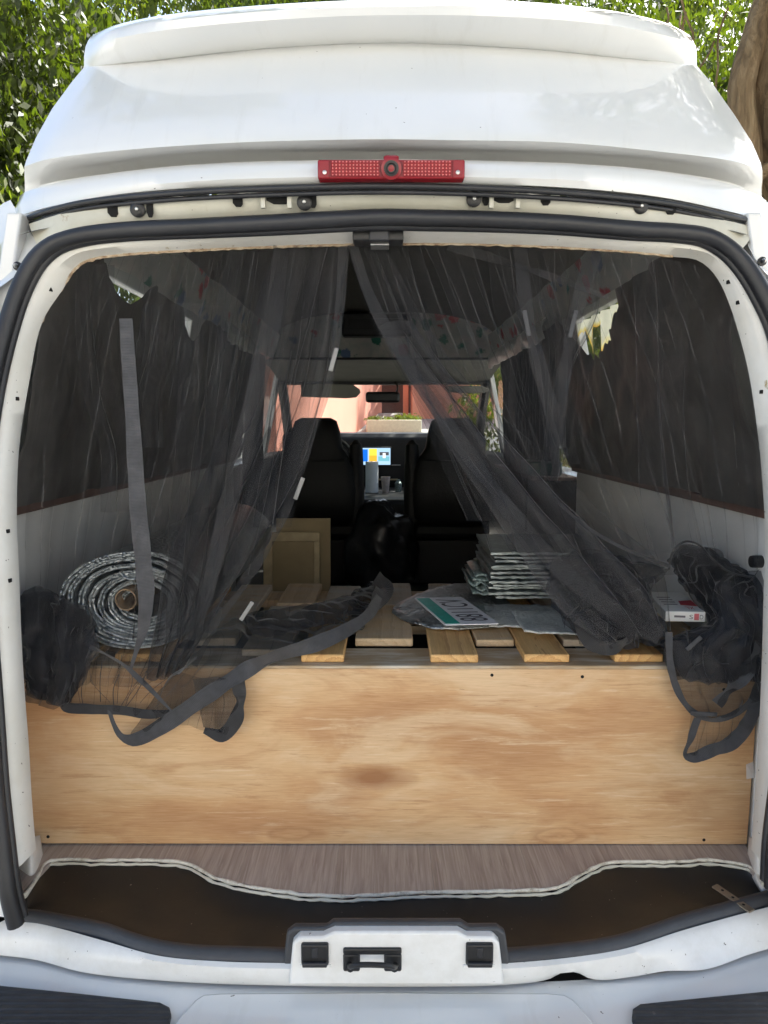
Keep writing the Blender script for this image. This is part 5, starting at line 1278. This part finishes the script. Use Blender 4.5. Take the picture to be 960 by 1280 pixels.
# dark heap on the slats and at the right pillar
for k_, (sd_, dy) in enumerate(((51, 0), (52, .05), (53, .10))):
    cloth('net_bunch', [
      [(690,700,.20+dy),(740,690,.22+dy),(790,700,.22+dy),(836,712,.20+dy)],
      [(690,740,.14+dy*.8),(745,730,.13+dy*.8),(790,736,.14+dy*.8),(812,738,.20+dy*.8)],
      [(710,780,.085+dy*.5),(750,778,.075+dy*.5),(800,776,.075+dy*.5),(828,776,.09+dy*.5)],
      [(728,806,.085+dy*.4),(752,812,.08+dy*.4),(800,800,.08+dy*.4),(832,796,.08+dy*.4)]], M['net_dark' if k_ == 1 else 'net_thick'], nr, 60, 50, [(3, .010, .008, .2*k_, 0)], .014, 13, sd_, crush=.018)
for k_, (sd_, dy) in enumerate(((61, 0), (62, .03), (63, .06), (64, -.012))):
    cloth('net_bunch', [
      [(836,700,.16+dy),(858,680,.18+dy),(890,690,.17+dy),(925,712,.13+dy),(957,716,.10+dy)],
      [(862,736,.22+dy*.8),(884,730,.14+dy*.8),(905,732,.09+dy*.8),(930,738,.08+dy*.8),(957,745,.07+dy*.8)],
      [(888,778,.10+dy*.5),(897,774,.07+dy*.5),(912,776,.05+dy*.5),(935,780,.05+dy*.5),(957,785,.05+dy*.5)],
      [(836,806,.05+dy*.3),(865,812,.035+dy*.3),(895,818,.035+dy*.3),(925,820,.035+dy*.3),(955,822,.045+dy*.3)],
      [(846,846,.04+dy*.1),(868,850,.034+dy*.1),(895,852,.032+dy*.1),(925,850,.034+dy*.1),(953,848,.042)]], M['net_dark' if k_ == 1 else 'net_thick'], nr, 64, 60, [(3, .008, .007, .2*k_, 0)], .011, 14, sd_, crush=.016)
# hanging loop of hem before the plywood
cloth('net_skirt', [
  [(838,800,.035),(868,806,.03),(900,806,.03),(930,808,.034),(953,812,.04)],
  [(843,850,.030),(870,850,.026),(900,850,.026),(928,850,.028),(952,850,.036)],
  [(862,890,.030),(880,895,.026),(902,897,.026),(926,888,.028),(950,870,.036)]], M['net_thick'], nr, 60, 40, [(3, .005, .004, .2, 0)], .006, 16, 71, crush=.010)
cloth('net_skirt', [
  [(866,890,.030),(890,894,.028),(915,892,.028),(938,880,.032)],
  [(860,920,.030),(885,925,.028),(910,920,.028),(930,905,.032)],
  [(856,948,.030),(885,938,.028),(910,932,.028),(928,924,.032)]], M['net_fine'], nr, 40, 30, [(4, .004, .003, .2, 0)], .003, 16, 73)
ribbon('webbing', [(836,790,.026),(838,830,.022),(848,865,.02),(864,888,.02),(890,900,.022),(915,894,.024),(940,876,.03),(953,855,.038)], [.014,.014,.014,.014,.012,.012,.020,.03], M['webbing'], nr, 70, seed=74)
ribbon('webbing', [(872,898,.022),(864,922,.022),(857,945,.024),(866,947,.022),(890,938,.02),(912,930,.02),(928,915,.022),(942,890,.028),(950,870,.034)], [.014,.014,.012,.022,.026,.028,.030,.034,.034], M['webbing'], nr, 80, seed=75)
ribbon('webbing', [(952,805,.034),(935,835,.026),(912,862,.022),(896,880,.022)], [.03,.034,.034,.03], M['webbing'], nr, 40, seed=76)
ribbon('webbing', [(720,775,.07),(732,795,.065),(746,808,.062),(765,810,.062),(785,800,.065)], [.02,.03,.035,.03,.02], M['webbing_dark'], nr, 40, seed=78)
ribbon('webbing', [(700,630,.05),(735,660,.05),(790,690,.052),(838,708,.055)], .007, M['webbing_dark'], nr, 40, seed=79)
q = resample([(836,712,.10),(842,688,.10),(856,677,.10),(872,680,.10),(892,700,.10),(912,715,.09),(940,722,.08)], 50)
MB().tube(q, .0022, 6).build('net_cord', M['webbing_dark'], nr)
cords(nr, 7, 850, 945, 695, 740, .10, .06, 2); cords(nr, 7, 850, 940, 790, 855, .028, .022, 3); cords(nr, 6, 710, 815, 705, 785, .14, .06, 4)
c_ = at(946, 702, .09)
MB().lathe(c_, (1, 0, 0), [(.012, -.012), (.013, -.008), (.013, .02), (.012, .024)], 16).build('net_clip', M['black_plastic'], nr)

# loose strip bracket lying on the sill mat, label on the plywood
A_, B_ = atz(893, 1108, .612), atz(940, 1140, .606)
d_ = (B_-A_); sd_ = Vector((-d_.y, d_.x, 0)).normalized()*.008
bk = thing('metal_strip', 'flat tan perforated metal strip lying on the dark sill mat', 'metal strip', tuple(A_))
mb = MB().prism([A_-sd_, B_-sd_, B_+sd_, A_+sd_], (0, 0, .003)); mesh('strip', mb.v, mb.f, M['bracket_metal'], bk, bevel=.0006, recalc=True)
for t_ in (.22, .5, .78):
    c_ = A_.lerp(B_, t_) + Vector((0, 0, .0031)); MB().lathe(c_, (0, 0, 1), [(.0028, 0), (.0028, .0004)], 10).build('strip_hole', M['hole'], bk)
t = NT('clear_label'); t.set(Base_Color=(.85, .85, .85), Roughness=.1, Alpha=.55); M['clear_label'] = t.m
lq_ = [at(u, v, .0605) for u, v in ((932,955),(942,952),(943,972),(933,974))]
mesh('sticker', [p + Vector((0, -.002*(i in (0, 2)), 0)) for i, p in enumerate(lq_)], [(0, 1, 2, 3)], M['clear_label'], bed, smooth=False)

# ------------------------------------------------------------------ trees
import numpy as np
def leaves(name, mat, parent, centers, n, size, seed, droop=.8, shell=.35):
    rg = np.random.default_rng(seed)
    cen = np.array([c[:3] for c in centers], float); rad = np.array([c[3:] for c in centers], float)
    vol = rad.prod(1); k = rg.choice(len(cen), n, p=vol/vol.sum())
    d = rg.normal(size=(n, 3)); d /= np.linalg.norm(d, axis=1)[:, None]
    r = (shell + (1-shell)*rg.random(n))**(1/2.2)
    # clumps: pull leaves to random twig ends
    p = cen[k] + d*rad[k]*r[:, None]
    nt = max(40, n//45); tw = p[rg.choice(n, nt)]
    ti = rg.integers(0, nt, n)
    ks = min(1.0, rad.min()/.6); off = rg.normal(size=(n, 3))*np.array([.16, .16, .26])*ks; off[:, 2] -= .12*ks
    p = np.where(rg.random(n)[:, None] < .8, tw[ti] + off, p)
    L = size*(.6 + .8*rg.random(n)); Wd = L*.36
    ax = rg.normal(size=(n, 3)); ax[:, 2] -= droop*2.2; ax /= np.linalg.norm(ax, axis=1)[:, None]
    sd = np.cross(ax, rg.normal(size=(n, 3))); sd /= np.linalg.norm(sd, axis=1)[:, None]
    nn = np.cross(ax, sd)
    v = np.empty((n, 4, 3)); v[:, 0] = p; v[:, 1] = p + ax*(L*.45)[:, None] + sd*(Wd*.5)[:, None] + nn*(L*.05)[:, None]
    v[:, 2] = p + ax*L[:, None]; v[:, 3] = p + ax*(L*.45)[:, None] - sd*(Wd*.5)[:, None] + nn*(L*.05)[:, None]
    me = bpy.data.meshes.new(name); me.vertices.add(n*4); me.vertices.foreach_set('co', v.ravel())
    me.loops.add(n*4); me.loops.foreach_set('vertex_index', np.arange(n*4)); me.polygons.add(n)
    me.polygons.foreach_set('loop_start', np.arange(n)*4); me.materials.append(mat); me.update(calc_edges=True)
    o = bpy.data.objects.new(name, me); link(o, parent); return o
def limb(pts, rads, n=10, seed=0, amp=.04):
    q = spline([Vector(p) for p in pts], 26); m = MB()
    rr = [rads[0] + (rads[-1]-rads[0])*(i/25)**.8 for i in range(26)]
    q = [p + Vector((nz(i*.3, seed), nz(i*.3, seed+5), 0))*amp for i, p in enumerate(q)]
    m.tube(q, rr, n); return m
def tree(label, base, trunk, r, crown, n, size, mat, seed, limbs=4, group='trees round the van'):
    e = thing('tree', label, 'tree', base, group)
    b = Vector(base); tp = Vector(trunk)
    limb([b - Vector((0, 0, .1)), b.lerp(tp, .5) + Vector((.1, .05, 0)), tp], [r, r*.5], 12, seed, .06).build('trunk', M['bark'], e)
    rnd = random.Random(seed)
    for k in range(limbs):
        c = crown[k % len(crown)]; st_ = b.lerp(tp, .55 + .1*k % .4)
        en = Vector((c[0] + rnd.uniform(-.5, .5)*c[3], c[1] + rnd.uniform(-.5, .5)*c[4], c[2] + rnd.uniform(-.3, .4)*c[5]))
        limb([st_, st_.lerp(en, .5) + Vector((0, 0, .25)), en], [r*.4, r*.08], 8, seed+k, .08).build('branch', M['bark'], e)
    leaves('crown', mat, e, crown, n, size, seed)
    return e
tree('drooping dark green tree beside the front of the van', (-4.6, 5.6, 0), (-4.4, 5.8, 4.2), .22, [(-3.7, 5.0, 3.7, 1.25, 1.2, 1.2), (-4.6, 5.6, 4.6, 1.6, 1.6, 1.2), (-3.3, 5.2, 5.1, 1.0, 1.2, .7), (-4.2, 5.2, 2.7, 1.1, 1.0, .8), (-2.9, 6.4, 3.0, .8, .9, 1.0), (-2.2, 6.9, 2.5, .6, .8, 1.0)], 40000, .115, M['leaf'], 11)
tree('tall yellow-green sunlit tree far ahead beyond the drooping tree', (-4.5, 12.5, 1.1), (-4.3, 12.6, 5.6), .25, [(-3.4, 12, 7.4, 2.6, 2.0, 2.0), (-6.6, 12.2, 6.4, 2.6, 2.0, 2.4), (-1.2, 12.6, 8.0, 2.0, 1.6, 1.6), (-7.5, 12.6, 3.6, 2.2, 1.4, 1.8)], 40000, .19, M['leaf_bright'], 12)
tree('broad tree with green crown above the salmon building', (9.0, 24.5, 1.75), (8.8, 24.5, 9.0), .3, [(7.0, 24, 14.0, 3.4, 2.2, 2.4), (10.0, 24, 12.6, 3.6, 2.2, 3.0), (13, 24.5, 10.0, 3.4, 2.2, 3.4)], 20000, .28, M['leaf_bright'], 13)
fig = thing('tree', 'old brown fig tree with hanging aerial roots close beside the van roof', 'tree', (3.3, 4.6, 0), 'trees round the van')
limb([(3.42, 4.5, -.1), (3.40, 4.5, 1.6), (3.36, 4.5, 2.9), (3.30, 4.5, 3.4), (3.10, 4.45, 4.1), (3.3, 4.4, 5.2)], [.50, .40], 24, 3, .16).build('trunk', M['bark'], fig)
limb([(2.66, 4.2, 0), (2.68, 4.2, 2.4), (2.66, 4.2, 2.9), (2.60, 4.2, 3.5), (2.58, 4.25, 3.9), (2.8, 4.4, 4.6)], [.11, .09], 10, 4, .07).build('aerial_root', M['bark'], fig)
limb([(2.36, 4.6, 0), (2.38, 4.6, 2.5), (2.46, 4.55, 3.2), (2.66, 4.5, 3.7), (2.9, 4.5, 4.2)], [.075, .06], 10, 5, .06).build('aerial_root', M['bark'], fig)
limb([(2.62, 4.22, 3.22), (2.76, 4.15, 3.32), (3.05, 4.2, 3.36)], [.045, .05], 8, 15, .02).build('aerial_root', M['bark'], fig)
limb([(2.90, 4.0, 0), (2.88, 4.02, 2.6), (2.84, 4.02, 3.3), (2.80, 4.05, 3.7), (3.0, 4.2, 4.3)], [.075, .065], 8, 6, .07).build('aerial_root', M['bark'], fig)
limb([(3.2, 3.98, 0), (3.22, 4.0, 2.6), (3.2, 4.02, 3.4), (3.08, 4.05, 4.1)], [.04, .05], 8, 26, .05).build('aerial_root', M['bark'], fig)
for i in range(12):
    x = 2.0 + .055*i + random.uniform(-.03, .03); y = 4.6 + random.uniform(-.3, .5)
    limb([(x + random.uniform(-.15, .15), y, 2.4), (x, y, 3.4), (x + random.uniform(-.2, .2), y + .1, 4.6)], [.010, .008], 6, 20+i, .12).build('aerial_root', M['bark'], fig)
limb([(3.2, 4.5, 4.6), (2.2, 3.6, 5.9), (.2, 2.4, 6.6)], [.22, .08], 10, 7, .1).build('branch', M['bark'], fig)
limb([(3.3, 4.5, 4.0), (4.2, 5.2, 4.8), (5.4, 5.4, 5.4)], [.2, .08], 10, 8, .1).build('branch', M['bark'], fig)
leaves('crown', M['leaf'], fig, [(1.7, 6.2, 4.6, 1.3, 1.0, .9), (3.6, 6.6, 3.6, 1.4, .9, 1.5), (.2, 6.4, 5.4, 1.6, 1.0, .7), (2.2, 6.6, 3.2, .9, .6, .9), (4.6, 5.4, 5.0, 1.6, 1.4, 1.0), (2.4, 7.6, 4.3, 1.3, .8, 1.3), (3.4, 7.8, 5.2, 1.5, .8, 1.0), (1.6, 7.2, 6.0, 1.6, .8, .7), (-.9, 7.4, 6.2, 1.4, .8, .6)], 50000, .105, 14)
leaves('crown', M['leaf'], fig, [(3.4, .5, 6.2, 2.2, 2.4, 1.1), (.6, -3.4, 6.4, 3.8, 2.0, .8), (3.6, -2.4, 6.2, 2.0, 2.4, .9)], 15000, .28, 15)  # unseen crowns added overhead to shade the van and mirror in its paint
leaves('crown', M['leaf'], fig, [(-2.2, 1.6, 7.2, 2.0, 2.2, .7), (3.6, 3.4, 6.6, 2.2, 1.6, 1.0)], 7000, .27, 16)  # more canopy out of view, placed to block sun and overhead sky
shr = thing('shrub', 'leafy green shrub outside the window beside the foil roll', 'shrub', (-2.8, 2.0, 0), None)
leaves('foliage', M['leaf_bright'], shr, [(-2.8, 1.8, 2.0, .8, 1.0, 1.0), (-2.7, 3.4, 2.0, .7, 1.0, 1.1)], 9000, .10, 23)
box('stem', M['bark'], shr, -2.85, -2.75, 2.0, 2.1, 0, 1.6, .01)

# ------------------------------------------------------------------ salmon building ahead
bld = thing('building', 'salmon pink house with dark timber porch beyond the windscreen', 'building', (0, 16.5, 1.7))
Mw = Matrix.Translation((-.05, 16.4, 0)) @ Matrix.Rotation(R(80), 4, 'Z')
box('wall', M['salmon_wall'], bld, -8, 0, 0, .4, .2, 3.4, .02, M=Mw)
box('wall', M['terracotta'], bld, .62, 9, 15.2, 16.0, 1.5, 3.2, .02)
box('porch_wall', M['brown_wood'], bld, -.1, 1.2, 17.2, 17.5, 1.5, 3.2, .01)
for i in range(5): box('porch_beam', M['brown_wood'], bld, -.04+i*.16, .02+i*.16, 15.6, 17.2, 2.62, 2.78, .01)
box('porch_post', M['terracotta'], bld, .44, .56, 15.7, 15.9, 1.6, 3.2, .01)
rf = box('coping', M['pale_stone'], bld, .56, 9.1, 15.14, 16.06, 3.2, 3.28, .02)
tag(box('planter', M['pale_stone'], None, -.35, .75, 13.4, 14.0, 1.2, 1.58, .02), 'low pale stone planter wall in front of the salmon house', 'planter')
hd = thing('hedge', 'low clipped pale green hedge growing in the stone planter', 'hedge', (.4, 13.7, 1.7))
leaves('foliage', M['leaf_bright'], hd, [(-.1, 13.7, 1.61, .32, .28, .06), (.45, 13.7, 1.62, .35, .28, .07)], 2500, .04, 21)
hd2 = thing('hedge', 'leafy green shrub seen through the passenger door window', 'hedge', (2.0, 5.0, 0))
leaves('foliage', M['leaf_bright'], hd2, [(1.42, 7.4, 1.7, .42, .5, .8), (1.75, 6.2, 1.7, .5, .6, .9), (1.9, 4.6, 1.7, .5, .8, .8)], 9000, .09, 22)
box('stem', M['bark'], hd2, 1.95, 2.05, 4.9, 5.0, 0, 1.5, .01)

# ------------------------------------------------------------------ unseen house behind the camera, added for its bounce light
simple('cream_render', (.74, .72, .67), .85, var=.05, scale=.8)
hs2 = thing('house', 'unseen cream rendered house added behind the open van to bounce light', 'house', (0, -10.2, 0))
wl_ = MB()
holes = [(-6.2, -4.8), (-2.0, -.6), (2.4, 3.8), (6.4, 7.8)]
xx = -11.0
for a, b in holes + [(11.0, 11.0)]:
    wl_.box(xx, a, -10.4, -10.0, 0, 5.2)
    if b > a: wl_.box(a, b, -10.4, -10.0, 0, 1.0); wl_.box(a, b, -10.4, -10.0, 2.3, 5.2)
    xx = b
wl_.build('wall', M['cream_render'], hs2)
for a, b in holes:
    w_ = box('window', M['dash'], hs2, a, b, -10.30, -10.24, 1.0, 2.3, .005)
    box('window_frame', M['paper_white'], w_, (a+b)/2-.03, (a+b)/2+.03, -10.24, -10.18, 1.0, 2.3, .004)
    box('window_sill', M['concrete_pale'], w_, a-.08, b+.08, -10.0, -9.9, .93, .999, .004)
box('roof', M['terracotta'], hs2, -11.5, 11.5, -14, -9.6, 5.2, 5.4, .02)
